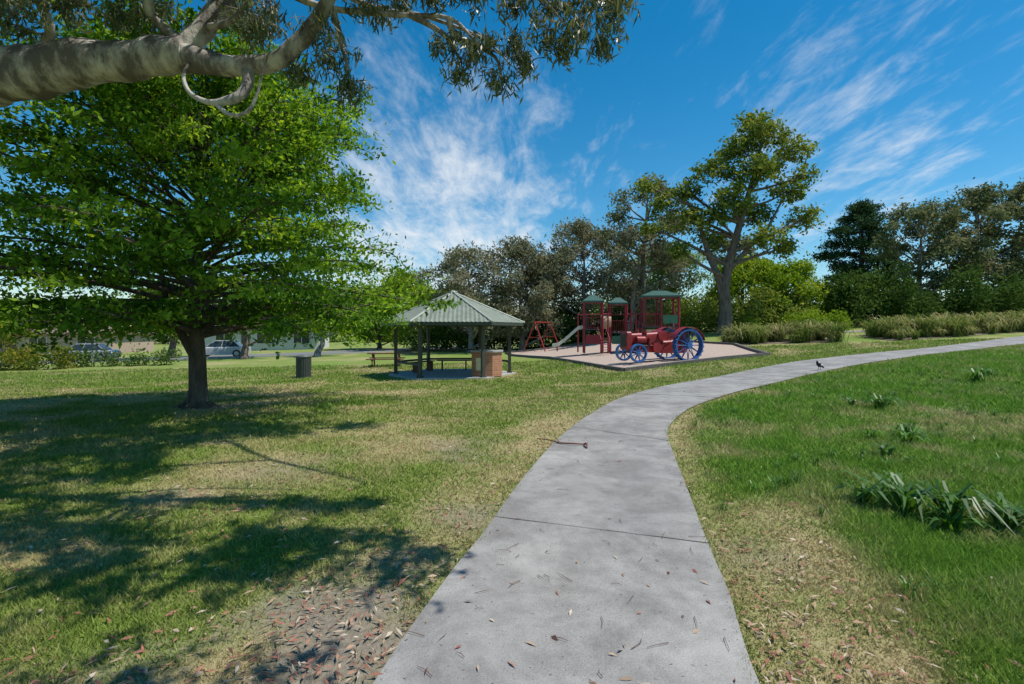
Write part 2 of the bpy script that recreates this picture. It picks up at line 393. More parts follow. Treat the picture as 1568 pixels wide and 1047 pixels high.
def axis(lo, hi, s0, core0, core1, g=1.06):
    a = list(np.arange(core0, core1 + 1e-6, s0)); s = s0; v = core1
    while v < hi: s *= g; v += s; a.append(v)
    s = s0; v = core0; pre = []
    while v > lo: s *= g; v -= s; pre.append(v)
    return np.array(pre[::-1] + a)
xs = axis(-1500, 1500, .14, -8, 9, 1.045); ys = axis(-60, 1800, .14, 0, 13, 1.035)
GX, GY = np.meshgrid(xs, ys); GX = GX.ravel(); GY = GY.ravel(); nx = len(xs); ny = len(ys)
d_, l_, s_ = masks(GX, GY)
ii, jj = np.meshgrid(np.arange(ny - 1), np.arange(nx - 1), indexing='ij'); b0 = (ii * nx + jj).ravel()
quad_mesh('lawn_ground', np.column_stack([GX, GY, H(GX, GY)]), 4, {'dry': d_, 'lush': l_, 'soil': s_}, [M_ground], smooth=True, faces=np.column_stack([b0, b0 + 1, b0 + nx + 1, b0 + nx]))

MUL = [(4.5, 20.6), (12, 24), (13.5, 31), (10, 38), (4, 44), (-.5, 42), (0, 37), (2.3, 31.5)]
BED1 = [(13.2, 31.5), (19.5, 30.5), (21, 33.5), (14, 34.5)]
BED2 = [(22.5, 30.5), (36, 34.5), (37, 38), (23.5, 34.5)]
def inpoly(x, y, P):
    c = np.zeros(len(x), bool); n = len(P)
    for i in range(n):
        x1, y1 = P[i]; x2, y2 = P[(i + 1) % n]
        if y1 == y2: continue
        t = ((y1 > y) != (y2 > y)) & (x < (x2 - x1) * (y - y1) / (y2 - y1) + x1)
        c ^= t
    return c
GAZ = (-2.55, 22.2)
# ------------------------------------------------------------------ grass blades
def grass(n, d0, d1):
    u = R.rand(n); d = d0 * (d1 / d0) ** u
    x = (R.rand(n) * 2 - 1) * (1.12 * d + .6)
    y = d
    dl, dr = lateral(x, y)
    e = -.005 + .045 * vnoise(x * 9, y * 9, 77)
    keep = ((dl > -e) | (dr > -e)) & ~inpoly(x, y, MUL)
    keep &= ((x - GAZ[0]) ** 2 + (y - GAZ[1]) ** 2) > 7.6
    x, y, d = x[keep], y[keep], d[keep]
    dry, lush, soil = masks(x, y)
    k = R.rand(len(x)) > soil * .93 + dry * .3
    x, y, d, dry, lush, soil = [a[k] for a in (x, y, d, dry, lush, soil)]
    n = len(x); cl = fbm(x, y, 5, 91, 2)
    hh = (.015 + .026 * lush + .024 * cl) * (1 - .4 * dry) * (.6 + .8 * R.rand(n)) * (1 + d / 14)
    ww = (.0015 + .0010 * d) * (.7 + .6 * R.rand(n))
    az = R.rand(n) * 6.283; la = R.rand(n) * 6.283; ln = hh * (.3 + .9 * R.rand(n))
    z = H(x, y) - .003
    b = np.column_stack([np.cos(az) * ww, np.sin(az) * ww, np.zeros(n)])
    c = np.column_stack([x, y, z]); t = c + np.column_stack([np.cos(la) * ln, np.sin(la) * ln, hh])
    V = np.empty((n, 3, 3)); V[:, 0] = c - b; V[:, 1] = c + b; V[:, 2] = t
    f1 = fbm(x, y, 2.2, 201, 4); q = np.clip(R.rand(n) * .8 + .6 * (fbm(x, y, 9, 301, 3) - .35), 0, 1)[:, None]
    lerp = lambda f, a, b_: a * (1 - f) + b_ * f
    A = [np.array(v) for v in (G_A, G_B, G_LA, G_LB, G_DA, G_DB, G_SA, G_SB)]
    col = lerp(q, A[0], A[1]); lu = np.clip(lush + (R.rand(n) - .5) * .3, 0, 1)[:, None]; col = lerp(lu, col, lerp(q, A[2], A[3]))
    dr_ = np.clip((f1 - .52) * 1.9 + dry + (R.rand(n) - .5) * .6, 0, .95)[:, None]; col = lerp(dr_, col, lerp(q, A[4], A[5]))
    return V.reshape(-1, 3), np.repeat(col, 3, axis=0)
V, C_ = grass(600000, 1.5, 30)
quad_mesh('lawn_grass', V, 3, {}, [M_blade], color=C_)

# ------------------------------------------------------------------ leaves
def unit(v): return v / np.maximum(np.linalg.norm(v, axis=1, keepdims=True), 1e-9)
def leaf_quads(C, L_, W_, upbias=.0, hang=0., rs=R):
    n = len(C); U = rs.normal(size=(n, 3)); U[:, 2] -= hang; U = unit(U)
    Nn = rs.normal(size=(n, 3)); Nn[:, 2] += upbias; Wd = unit(np.cross(U, Nn))
    l = L_ * (.65 + .7 * rs.rand(n, 1)); w_ = W_ * (.65 + .7 * rs.rand(n, 1))
    V = np.empty((n, 4, 3)); V[:, 0] = C - U * l; V[:, 1] = C + Wd * w_ - U * l * .15; V[:, 2] = C + U * l; V[:, 3] = C - Wd * w_ - U * l * .15
    return V.reshape(-1, 3)
def bez(a, b, c, n):
    a, b, c = Vector(a), Vector(b), Vector(c)
    return [a * (1 - t) ** 2 + b * 2 * t * (1 - t) + c * t * t for t in [i / n for i in range(n + 1)]]

def gen_blobs(Ht, Rx, n, z0, rs, size=.33, top=1.0):
    out = []
    for i in range(n):
        a = i * 2.39996 + rs.normal() * .4; zz = z0 + (Ht - z0) * ((i + rs.rand()) / n) ** .85
        t = (zz - z0) / (Ht - z0); env = math.sqrt(max(.05, 1 - (2 * t - .8) ** 2 / 1.5))
        r = Rx * env * (.25 + .80 * rs.rand() ** .6)
        s = Rx * size * (.6 + .7 * rs.rand())
        out.append((math.cos(a) * r, math.sin(a) * r, min(zz, Ht - s * .5), s, s, s * .72))
    return out

def tree(name, x, y, trunk, blobs, lm, bm, seed, dens=60, leaf=(.10, .05), tr=.3, cs=.35, hang=0, flat=.7, nlf=26, twig=1):
    rs = np.random.RandomState(seed)
    e = empty(name, (x, y, h(x, y) - .05))
    mb = MB(); tp = [Vector(p[:3]) for p in trunk]; trd = [p[3] for p in trunk]
    mb.tube(tp, trd, 10, flute=.07)
    Cs = []; lcs = []
    for (bx, by, bz, rx, ry, rz) in blobs:
        c = Vector((bx, by, bz))
        best = None
        for i in range(len(tp) - 1):
            for t in (0, .5):
                q = tp[i].lerp(tp[i + 1], t)
                sc = (q - c).length + max(0, (q.z - (bz - .35 * math.hypot(bx - q.x, by - q.y)))) * 3
                if best is None or sc < best[0]: best = (sc, q, trd[i])
        q = best[1]; r0 = min(best[2] * .55, .03 + .022 * (c - q).length + .03 * rx)
        mid = q.lerp(c, .5) + Vector((rs.normal() * .12, rs.normal() * .12, -.08 + .1 * rs.rand())) * (c - q).length
        pts = bez(q, mid, c, 7); mb.tube(pts, [r0 * (1 - .75 * i / 7) for i in range(8)], 6, caps=False)
        ncl = max(4, int(dens * (rx * ry * rz) ** (2 / 3) / 3.0))
        P = unit(rs.normal(size=(ncl, 3))) * (rs.rand(ncl, 1) ** .45); P = P * np.array([rx, ry, rz]) + np.array([bx, by, bz])
        bc = rs.normal() * .08
        for k, p in enumerate(P):
            if twig and (k % 3 == 0 or ncl < 12):
                s = pts[rs.randint(3, 8)]; mid = s.lerp(Vector(p), .5) + Vector((rs.normal(), rs.normal(), rs.normal() * .5)) * .1 * rx
                mb.tube(bez(s, mid, p, 3), [r0 * .28, r0 * .2, r0 * .14, r0 * .06], 4, caps=False)
            nl = int(nlf * (.6 + .8 * rs.rand()))
            Cs.append(p + rs.normal(size=(nl, 3)) * np.array([cs, cs, cs * flat]) * (.6 + .7 * rs.rand()))
            lcs.append(np.clip(rs.rand() * .5 + .22 + bc + rs.normal(size=nl) * .14, 0, 1))
    C = np.vstack(Cs); lc = np.concatenate(lcs)
    mb.obj('trunk_and_branches', [bm], e)
    quad_mesh('foliage', leaf_quads(C, leaf[0], leaf[1], .6, hang, rs), 4, {'lc': np.repeat(lc, 4)}, [lm], e)
    return e

# ---- oak at left
def oak():
    rs = np.random.RandomState(5); e = empty('oak_tree', (-6.7, 10.9, h(-6.7, 10.9) - .03)); mb = MB()
    tp = [(0, 0, 0, .30), (0, 0, .12, .215), (.01, 0, .45, .18), (.0, 0, 1.0, .165), (-.03, .02, 1.5, .15), (.03, 0, 2.3, .125), (-.02, .05, 3.3, .10), (.05, 0, 4.3, .075), (0, 0, 5.4, .05), (.02, 0, 6.4, .022)]
    mb.tube([p[:3] for p in tp], [p[3] for p in tp], 12, flute=.05)
    mb.tube([(0, 0, 1.0), (-.28, -.05, 1.55), (-.6, -.1, 2.3), (-.9, .1, 3.3)], [.10, .085, .06, .03], 8)
    for a in range(6):
        w_ = a * 1.05 + .3; mb.tube([(math.cos(w_) * .1, math.sin(w_) * .1, .18), (math.cos(w_) * .28, math.sin(w_) * .28, .05), (math.cos(w_) * .5, math.sin(w_) * .5, -.05)], [.08, .07, .03], 6)
    C = []; LC = []
    nb = 122
    for i in range(nb):
        t = (i + .5) / nb; z0 = 1.5 + 4.75 * t; az = i * 2.39996 + rs.normal() * .15
        slope = -.03 + 1.15 * t ** 1.5 + rs.normal() * .06
        env = np.interp(t, [0, .12, .30, .45, .65, .8, 1], [4.3, 5.2, 5.1, 4.1, 3.7, 3.0, 1.3])
        ln = env * (.64 + .40 * rs.rand())
        tz = z0 + slope * ln; tz = min(tz, 6.8 + .3 * rs.rand()); tz = max(tz, 1.5 + .3 * rs.rand())
        tip = Vector((math.cos(az) * ln, math.sin(az) * ln, tz)); st = Vector((0, 0, z0))
        mid = st.lerp(tip, .5) + Vector((rs.normal() * .2, rs.normal() * .2, .3 + .2 * rs.rand()))
        pts = bez(st, mid, tip, 9); r0 = .022 + .055 * (1 - t) * (.5 + .5 * rs.rand())
        mb.tube(pts, [r0 * (1 - .85 * k / 9) for k in range(10)], 6, caps=False)
        ns = 13; bcol = rs.normal() * .10
        for s in range(ns):
            q = .30 + .70 * (s + rs.rand()) / ns; k = min(int(q * 9), 8); p = pts[k].lerp(pts[k + 1], q * 9 - k)
            side = 1 if s % 2 else -1; a2 = az + side * (.5 + .6 * rs.rand()); l2 = (.45 + .75 * rs.rand()) * (1.1 - .45 * q) * (.4 + ln / 5)
            tp2 = p + Vector((math.cos(a2) * l2, math.sin(a2) * l2, .05 + rs.normal() * .16 - .10 * (1 - t)))
            mb.tube([p, p.lerp(tp2, .5) + Vector((0, 0, .05)), tp2], [r0 * .28, r0 * .2, .004], 4, caps=False)
            nl = int(66 * (.4 + 1.1 * rs.rand())); u = rs.rand(nl, 1) ** .7
            base = np.array(p) + (np.array(tp2) - np.array(p)) * (u * 1.15)
            C.append(base + rs.normal(size=(nl, 3)) * np.array([.14, .14, .075])); LC.append(np.clip(.47 + bcol + .2 * rs.normal() + rs.normal(size=nl) * .17, 0, 1))
    C = np.vstack(C); LC = np.concatenate(LC)
    mb.obj('trunk_and_branches', [M_bark], e)
    quad_mesh('foliage', leaf_quads(C, .062, .028, .9, .15, rs), 4, {'lc': np.repeat(LC, 4)}, [M_oak], e)
oak()

# ---- overhanging gum (trunk outside the frame on the left, limb crosses overhead)
def overhang():
    rs = np.random.RandomState(21); e = empty('gum_tree', (-7.4, 4.6, 0)); off = Vector((7.4, -4.6, 0)); mb = MB()
    def tb(pts, rs_, n=10, fl=.04): mb.tube([Vector(p) + off for p in pts], rs_, n, flute=fl)
    def smooth(P, k=4):
        Q = crom([p[:3] + (p[3],) for p in P], k); return [tuple(q[:3]) for q in Q], [float(q[3]) for q in Q]
    limb = [(-7.4, 4.6, -.1, .62), (-7.4, 4.6, .6, .5), (-7.35, 4.65, 1.8, .44), (-7.1, 4.7, 2.9, .40), (-6.5, 4.7, 3.55, .34), (-5.6, 4.7, 3.82, .28), (-4.9, 4.7, 3.92, .245), (-4.4, 4.7, 3.96, .222), (-3.95, 4.7, 4.05, .195), (-3.5, 4.7, 4.07, .165), (-3.2, 4.7, 4.12, .168), (-2.96, 4.7, 4.12, .15)]
    a, b = smooth(limb, 5); b = [r * (1 + .05 * math.sin(i * 1.3) + .03 * math.sin(i * 2.9)) for i, r in enumerate(b)]; tb(a, b, 20, .035)
    tb([(-7.3, 4.7, 2.4), (-7.9, 5.2, 4), (-8.2, 5.5, 6), (-7.8, 5.6, 8.5)], [.34, .28, .2, .1])
    for P, n in (([(-3.05, 4.7, 4.10, .135), (-2.93, 4.72, 4.28, .105), (-2.84, 4.75, 4.42, .095), (-2.74, 4.8, 4.63, .085), (-2.5, 4.9, 4.95, .08), (-1.9, 5.2, 5.5, .07), (-1.0, 5.6, 6.2, .05), (.4, 5.9, 6.6, .03)], 12),
                 ([(-3.05, 4.7, 4.12, .14), (-2.72, 4.68, 4.03, .098), (-2.42, 4.65, 4.0, .088), (-2.12, 4.62, 4.03, .08), (-1.9, 4.6, 4.2, .074), (-1.72, 4.58, 4.40, .068), (-1.6, 4.55, 4.62, .06), (-1.4, 4.5, 5.0, .055), (-.6, 4.5, 5.6, .04), (.9, 4.6, 6.0, .02)], 12),
                 ([(-2.40, 4.66, 4.0, .06), (-2.37, 4.6, 3.86, .052), (-2.38, 4.55, 3.72, .046), (-2.48, 4.5, 3.62, .04), (-2.66, 4.5, 3.6, .026), (-2.84, 4.52, 3.69, .02), (-2.92, 4.55, 3.85, .016), (-2.90, 4.6, 4.0, .01)], 10),
                 ([(-2.62, 4.5, 3.6, .02), (-2.45, 4.45, 3.47, .018), (-2.28, 4.4, 3.47, .016), (-2.2, 4.4, 3.60, .013), (-2.16, 4.4, 3.75, .01), (-2.1, 4.4, 3.95, .006)], 8),
                 ([(-2.88, 4.72, 4.38, .035), (-2.55, 4.6, 4.36, .03), (-2.35, 4.55, 4.5, .025), (-2.1, 4.5, 4.75, .02)], 8),
                 ([(-4.4, 4.75, 4.15, .05), (-4.15, 4.6, 4.28, .04), (-4.2, 4.5, 4.55, .035), (-4.5, 4.4, 4.9, .02)], 8),
                 ([(-3.0, 4.7, 4.2, .05), (-3.25, 4.6, 4.45, .04), (-3.2, 4.5, 4.7, .03), (-3.5, 4.4, 5.0, .02)], 8)):
        a, b = smooth(P, 5); tb(a, b, n)
    B = [[(-2.2, 4.65, 4.75), (-1.7, 4.6, 4.50), (-1.0, 4.55, 4.40), (-.55, 4.5, 4.34), (-.3, 4.45, 4.1), (-.05, 4.4, 3.95)],
         [(-2.0, 4.62, 4.9), (-1.3, 4.8, 4.62), (-.9, 4.9, 4.62), (-.3, 4.9, 4.4), (.0, 4.85, 4.1)],
         [(-1.5, 4.5, 4.8), (-.9, 4.4, 4.52), (-.35, 4.3, 4.45), (.2, 4.3, 4.40), (.45, 4.3, 4.15)],
         [(-.6, 4.5, 5.6), (.0, 4.5, 4.95), (.45, 4.5, 4.6), (.8, 4.45, 4.45)],
         [(-1.6, 4.58, 4.45), (-1.5, 4.55, 4.1), (-1.45, 4.5, 3.9), (-1.5, 4.5, 3.7)],
         [(-.9, 4.55, 4.40), (-.6, 4.5, 4.2), (-.45, 4.5, 3.95)], [(-.55, 4.5, 4.34), (-.5, 4.5, 4.2), (-.15, 4.5, 4.0), (-.1, 4.5, 3.8)],
         [(.4, 5.9, 6.6), (.9, 5.3, 5.6), (1.0, 5.0, 4.95), (.7, 4.8, 4.6)]]
    for b in B:
        a = crom(b, 4); tb([tuple(q) for q in a], list(np.linspace(.034, .006, len(a))), 6)
    cl = [(-1.55, 4.5, 4.05, .20), (-1.45, 4.55, 3.80, .14), (-1.75, 4.6, 4.35, .2), (-1.25, 4.6, 4.55, .22), (-2.2, 4.6, 4.55, .22), (-2.45, 4.8, 4.5, .2), (-1.95, 4.7, 4.0, .12), (-2.15, 4.4, 4.2, .14),
          (-.45, 4.5, 3.98, .18), (-.1, 4.4, 3.86, .17), (-.25, 4.4, 4.1, .15), (.02, 4.6, 4.2, .12), (.3, 4.3, 4.12, .17), (.55, 4.3, 4.2, .16), (.45, 4.3, 4.02, .12), (.85, 4.4, 4.35, .18), (.78, 4.4, 4.14, .13), (.3, 4.4, 4.45, .17), (.62, 4.4, 4.5, .17), (.0, 4.45, 4.5, .13),
          (-.7, 4.5, 4.60, .12), (-1.0, 4.6, 4.66, .13), (-4.5, 4.6, 4.45, .22), (-4.0, 4.4, 4.5, .22), (-3.9, 4.5, 4.6, .2), (-3.3, 4.7, 4.58, .2), (-3.5, 4.6, 4.45, .12), (-.35, 4.6, 4.68, .16), (.9, 4.5, 4.55, .16), (-2.7, 5.0, 4.75, .2), (-3.0, 4.9, 4.3, .12), (.1, 4.5, 4.0, .1), (-.58, 4.5, 4.2, .12)]
    cl = [c + (0,) for c in cl]
    anchors = [Vector(p) for p in ((-1.9, 5.2, 5.5), (-1, 5.6, 6.2), (.4, 5.9, 6.6), (-.6, 4.5, 5.6), (.9, 4.6, 6.0), (-2.5, 4.9, 4.95), (-8.2, 5.5, 6), (-7.8, 5.6, 8.5), (-6.5, 4.7, 3.55))]
    for i in range(420):
        y = 1.8 + 6.4 * rs.rand(); x = -6.2 + 8.2 * rs.rand()
        z = 1.6 + .65 * y + .75 + 1.1 * rs.rand(); z = max(z, 4.9)
        if vnoise(x * .55 + 3, y * 1.3, 4) < .43: continue
        if x > 1.75 - .05 * y + .3 * rs.rand(): continue
        cl.append((x, y, z, .40, 1))
    for i in range(60):
        a = rs.rand() * 6.28; r = 2.6 * rs.rand() ** .5; cl.append((-8.0 + math.cos(a) * r, 5.3 + math.sin(a) * r, 6 + 3.5 * rs.rand(), .5, 1))
    C = [[], []]; LC = [[], []]
    for ci, (x, y, z, r, kind) in enumerate(cl):
        c = Vector((x, y, z))
        if kind and ci % 3 == 0:
            q = min(anchors, key=lambda a: (a - c).length); tb(bez(q, q.lerp(c, .5) + Vector((rs.normal() * .3, rs.normal() * .3, .15)), c, 5), list(np.linspace(.022, .005, 6)), 5)
        for k in range(int(10 + r * 44) if not kind else 17):
            d = Vector((rs.normal(), rs.normal(), rs.normal() * .7 - .5)).normalized() * r * (.6 + .8 * rs.rand())
            p1 = c + d; tb([c, c + d * .5 + Vector((0, 0, .04)), p1], [.0035, .0028, .0015], 4, 0)
            nl = int(11 + 8 * rs.rand()); u = rs.rand(nl, 1)
            C[kind].append(np.array(c) + np.array(d) * (.35 + .75 * u) + rs.normal(size=(nl, 3)) * .035 + np.array([0, 0, -.05]) + np.array(off)); LC[kind].append(np.clip(.35 + .16 * rs.normal() + .22 * rs.normal(size=nl), 0, 1))
    mb.obj('trunk_and_limbs', [M_gumbark], e)
    for kk, (nm, l, w_) in enumerate((('foliage', .050, .0085), ('upper_foliage', .068, .021))):
        quad_mesh(nm, leaf_quads(np.vstack(C[kk]), l, w_, 0, 1.6 if kk == 0 else .6, rs), 4, {'lc': np.repeat(np.concatenate(LC[kk]), 4)}, [M_gum], e)
overhang()

# ---- big gum, right of centre
big_blobs = [(3.3, 0, 15.9, 1.8, 1.8, 1.3), (1.2, .5, 14.6, 1.7, 1.8, 1.2), (5.2, -.4, 14.4, 1.3, 1.4, 1.1), (2.6, 1, 17.1, 1.1, 1.0, .8), (-.9, 0, 12.8, 1.5, 1.4, 1.0), (1.8, -1.5, 12.4, 1.8, 1.6, 1.2), (5.3, .6, 11.6, 1.5, 1.4, 1.0),
             (-3.0, .5, 11.5, 1.4, 1.3, .9), (.2, -1, 10.4, 1.8, 1.6, 1.1), (3.1, 1.5, 9.8, 1.6, 1.4, 1.0), (6.3, 0, 9.2, 1.3, 1.2, .9), (-2.8, 0, 8.9, 1.4, 1.3, .9), (-.8, .8, 7.6, 1.4, 1.2, .8), (2.5, -1.3, 7.5, 1.5, 1.3, .8), (4.9, .3, 6.9, 1.2, 1.1, .7), (-3.8, -.5, 6.7, 1.1, 1.0, .7), (-4.8, .5, 10.2, 1.2, 1.1, .8), (-6.0, .2, 11.8, 1.0, .9, .6), (3.4, .4, 13.2, 1.3, 1.2, .9), (-1.2, -.8, 9.0, 1.2, 1.1, .8), (6.6, .3, 12.8, .9, .9, .7), (-5.6, 0, 8.4, 1.0, .9, .6)]
big = tree('gum_tree', 16.6, 40, [(0, 0, 0, .75), (.05, 0, .6, .55), (.1, 0, 2.2, .46), (.0, 0, 3.6, .40), (.3, 0, 5.4, .34), (.9, .1, 7.6, .28), (1.6, .1, 10, .22), (2.3, 0, 12.5, .15), (2.9, 0, 15, .08)], big_blobs, M_gum2, M_brownbark, 31, dens=64, leaf=(.17, .08), cs=.30, nlf=26)
mb = MB(); mb.tube([(.0, 0, 2.4), (-.45, .1, 4.6), (-1.2, .1, 6.4), (-1.8, .3, 8.6), (-2.8, .4, 10.5)], [.32, .27, .22, .16, .08], 9, flute=.06); mb.tube([(.2, 0, 4.8), (1.6, -.2, 6.6), (3.4, 0, 8.4), (4.6, .3, 10.5)], [.2, .17, .12, .07], 8)
mb.obj('second_limbs', [M_brownbark], big)

def simple_trunk(Ht, r, lean=0, ly=0): return [(0, 0, 0, r * 1.5), (0, 0, .4, r), (lean * .25 + .1, ly * .25, Ht * .2, r * .85), (lean * .4 - .1, ly * .4, Ht * .4, r * .7), (lean * .6, ly * .6, Ht * .6, r * .45), (lean, ly, Ht * .88, r * .18)]
def T(name, x, y, Ht, Rx, n, z0, lm, bm, seed, size=.33, **k):
    rs = np.random.RandomState(seed + 500); lean = rs.normal() * .7
    bl = [(a + lean * .6, b, c, d, e_, f) for a, b, c, d, e_, f in gen_blobs(Ht, Rx, n, z0, rs, size)]
    return tree(name, x, y, simple_trunk(Ht, k.pop('tr', .25), lean), bl, lm, bm, seed, **k)
T('gum_tree', 11.6, 46, 13.8, 3.8, 17, 6.0, M_olive, M_greybark, 41, size=.30, dens=46, leaf=(.17, .07), cs=.34, tr=.35, nlf=24)
CK = dict(dens=48, leaf=(.17, .062), cs=.36, hang=.3, nlf=26)
T('casuarina_tree', -3.6, 45, 8.8, 3.8, 27, 1.6, M_cas, M_greybark, 51, size=.29, **CK)
T('casuarina_tree', .9, 46, 9.6, 4.0, 30, 1.8, M_cas, M_greybark, 52, size=.29, **CK)
T('casuarina_tree', 4.2, 50, 8.8, 3.4, 24, 1.6, M_cas, M_greybark, 58, size=.29, **CK)
T('casuarina_tree', 6.9, 48, 11.0, 4.0, 31, 2.6, M_cas, M_greybark, 53, size=.28, **CK)
T('casuarina_tree', 10.0, 44, 9.6, 3.3, 23, 2.6, M_cas, M_greybark, 54, size=.28, tr=.3, **CK)
T('willow_tree', 14.8, 51, 8.6, 3.6, 26, .8, M_willow, M_bark, 55, dens=60, leaf=(.18, .07), cs=.42, hang=.8)
AK = dict(dens=70, leaf=(.15, .075), cs=.34)
T('acacia_tree', 21.3, 47, 6.4, 3.2, 24, .6, M_bright, M_bark, 61, **AK)
T('acacia_tree', 25.6, 47, 6.0, 3.0, 24, .6, M_bright, M_bark, 62, **AK)
T('acacia_tree', 31.5, 47, 3.8, 2.8, 16, .4, M_bright, M_bark, 63, **AK)
T('gum_tree', 25, 56, 9.8, 3.4, 14, 5, M_olive, M_brownbark, 64, size=.30, dens=44, leaf=(.2, .09), cs=.36)
rs = np.random.RandomState(71); pb = []
for i in range(36):
    t = i / 35; zz = 2.5 + 11.4 * t; a = i * 2.4; rr = (4.8 * (1 - .45 * t) if t < .8 else 4.6 * (1 - t) * 3.2) * (.45 + .55 * rs.rand()); pb.append((math.cos(a) * rr, math.sin(a) * rr, zz, 1.9 - .5 * t, 1.9 - .5 * t, .65))
tree('pine_tree', 41, 60, simple_trunk(14.6, .4), pb, M_pine, M_bark, 72, dens=60, leaf=(.20, .07), cs=.34, flat=.5)
GK = dict(dens=46, leaf=(.19, .08), cs=.36, tr=.3, nlf=25)
T('gum_tree', 40.5, 51, 11.8, 4.2, 25, 3.0, M_olive, M_gumbark, 81, size=.29, **GK)
T('gum_tree', 45.5, 50, 12.8, 4.4, 26, 3.0, M_olive, M_gumbark, 82, size=.29, **GK)
T('gum_tree', 51.5, 50, 13.8, 4.7, 27, 3.0, M_olive, M_gumbark, 83, size=.29, **GK)
T('gum_tree', 59, 48, 12.6, 4.7, 24, 3.0, M_olive, M_gumbark, 84, size=.29, **GK)
EK = dict(dens=56, leaf=(.17, .09), cs=.4)
T('elm_tree', -10.5, 55, 8.2, 3.6, 26, 1.2, M_bright, M_bark, 91, **EK)
T('elm_tree', -15.5, 60, 7.0, 3.4, 22, 1.0, M_bright, M_bark, 92, **EK)
T('elm_tree', -6.0, 58, 6.6, 3.0, 18, 1.0, M_bright, M_bark, 97, **EK)
SK = dict(dens=50, leaf=(.15, .08), cs=.36)
T('street_tree', -22, 42, 5.6, 2.6, 14, 2.2, M_dark, M_brownbark, 93, tr=.28, **SK)
T('street_tree', -30, 45, 6.4, 3.0, 16, 2.4, M_gum2, M_brownbark, 94, tr=.3, **SK)
T('autumn_tree', -36.0, 37, 3.4, 1.8, 14, .4, M_yellow, M_bark, 95, tr=.12, dens=60, leaf=(.12, .07), cs=.3)
T('street_tree', -16.3, 43, 5.2, 2.0, 12, 2.3, M_gum2, M_gumbark, 96, tr=.25, **SK)

def mass(name, items, lm, seed, leaf, cs, dens):
    rs = np.random.RandomState(seed); e = empty(name, (0, 0, 0)); mb = MB(); Cs = []; lcs = []
    for (x, y, r, ht) in items:
        z = h(x, y); mb.tube([(x, y, z - .1), (x + .1, y, z + ht * .6)], [.05 * ht * .5, .02], 5)
        n = int(dens * r * ht); P = unit(rs.normal(size=(n, 3))) * rs.rand(n, 1) ** .4 * np.array([r, r, ht * .55]) + np.array([x, y, z + ht * .5])
        P = P + rs.normal(size=P.shape) * .14 * r; pc = rs.rand() * .4
        for p in P:
            nl = 22; Cs.append(p + rs.normal(size=(nl, 3)) * cs); lcs.append(np.clip(rs.rand() * .4 + .05 + pc + rs.normal(size=nl) * .14, 0, 1))
    C = np.vstack(Cs); lc = np.concatenate(lcs); C[:, 2] = np.maximum(C[:, 2], H(C[:, 0], C[:, 1]) + .03)
    mb.obj('stems', [M_bark], e); quad_mesh('foliage', leaf_quads(C, leaf, leaf * .5, .5, 0, rs), 4, {'lc': np.repeat(lc, 4)}, [lm], e)
rs = np.random.RandomState(100)
mass('shrub_hedge', [(28 + i * 1.45 + rs.rand() * .8, 43.5 + rs.rand() * 3, 1.3 + .7 * rs.rand(), 2.0 + 3.2 * rs.rand() ** 1.2) for i in range(24)], M_dark, 101, .15, .32, 14)
mass('shrub_hedge', [(-9 + i * 1.2 + rs.rand() * .5, 48 + rs.rand() * 3, 1.5, 2.2 + 2.0 * rs.rand()) for i in range(21)], M_dark, 102, .15, .32, 13)
mass('shrub_hedge', [(12.5 + i * 1.2, 42.5 + rs.rand() * 2, 1.4, 1.8 + 1.8 * rs.rand()) for i in range(11)], M_gum2, 103, .14, .28, 12)
mass('garden_shrubs', [(-34 + i * 1.1, 31.5 + rs.rand(), .8, .8 + .8 * rs.rand()) for i in range(6)], M_yellow, 104, .09, .18, 30)
mass('garden_shrubs', [(-29.5 + i * 1.6, 33.5 + rs.rand(), .8, .6 + .9 * rs.rand()) for i in range(5)], M_dark, 107, .09, .18, 28)
mass('distant_treeline', [(-150 + i * 5.2 + rs.rand() * 2, 95 + rs.rand() * 25, 3.6, 3.4 + 3.6 * rs.rand()) for i in range(62)], M_dark, 105, .4, .8, 1.8)
mass('garden_shrubs', [(19 + rs.rand() * 8, 40 + rs.rand() * 2.5, .9, 1.0 + .5 * rs.rand()) for i in range(12)], M_bright, 106, .1, .2, 20)

# ------------------------------------------------------------------ strappy plants
def straps(name, clumps, lm, seed, wd):
    rs = np.random.RandomState(seed); V = []; LC = []
    for (x, y, ht, n, sp) in clumps:
        z = h(x, y); cc = rs.rand()
        for i in range(n):
            a = rs.rand() * 6.283; l = ht * (.7 + .6 * rs.rand()); out_ = sp * l * (.25 + .9 * rs.rand()); b = np.array([x + rs.normal() * .10 * ht, y + rs.normal() * .10 * ht, z])
            d = np.array([math.cos(a), math.sin(a), 0]); s = np.array([-math.sin(a), math.cos(a), 0]) * wd * (.7 + .6 * rs.rand())
            up = l; droop = l * (.1 + .6 * rs.rand())
            P = [b, b + d * out_ * .3 + [0, 0, up * .55], b + d * out_ * .7 + [0, 0, up * .85 - droop * .25], b + d * out_ * 1.15 + [0, 0, up * .85 - droop]]
            W = [.8, 1, .8, .08]
            lcv = np.clip(.05 + .7 * cc + rs.normal() * .2, 0, 1)
            for k in range(3):
                V += [P[k] - s * W[k], P[k] + s * W[k], P[k + 1] + s * W[k + 1], P[k + 1] - s * W[k + 1]]; LC += [lcv] * 4
    return quad_mesh(name, np.array(V), 4, {'lc': LC}, [lm])
rs = np.random.RandomState(9)
def inbed(P, n, ht, nb):
    out_ = []
    while len(out_) < n:
        x = rs.uniform(min(p[0] for p in P), max(p[0] for p in P)); y = rs.uniform(min(p[1] for p in P), max(p[1] for p in P))
        if inpoly(np.array([x]), np.array([y]), P)[0] and vnoise(x * .7, y * .7, 12) > .22: out_.append((x, y, ht * rs.uniform(.45, 1.5), nb, .9))
    return out_
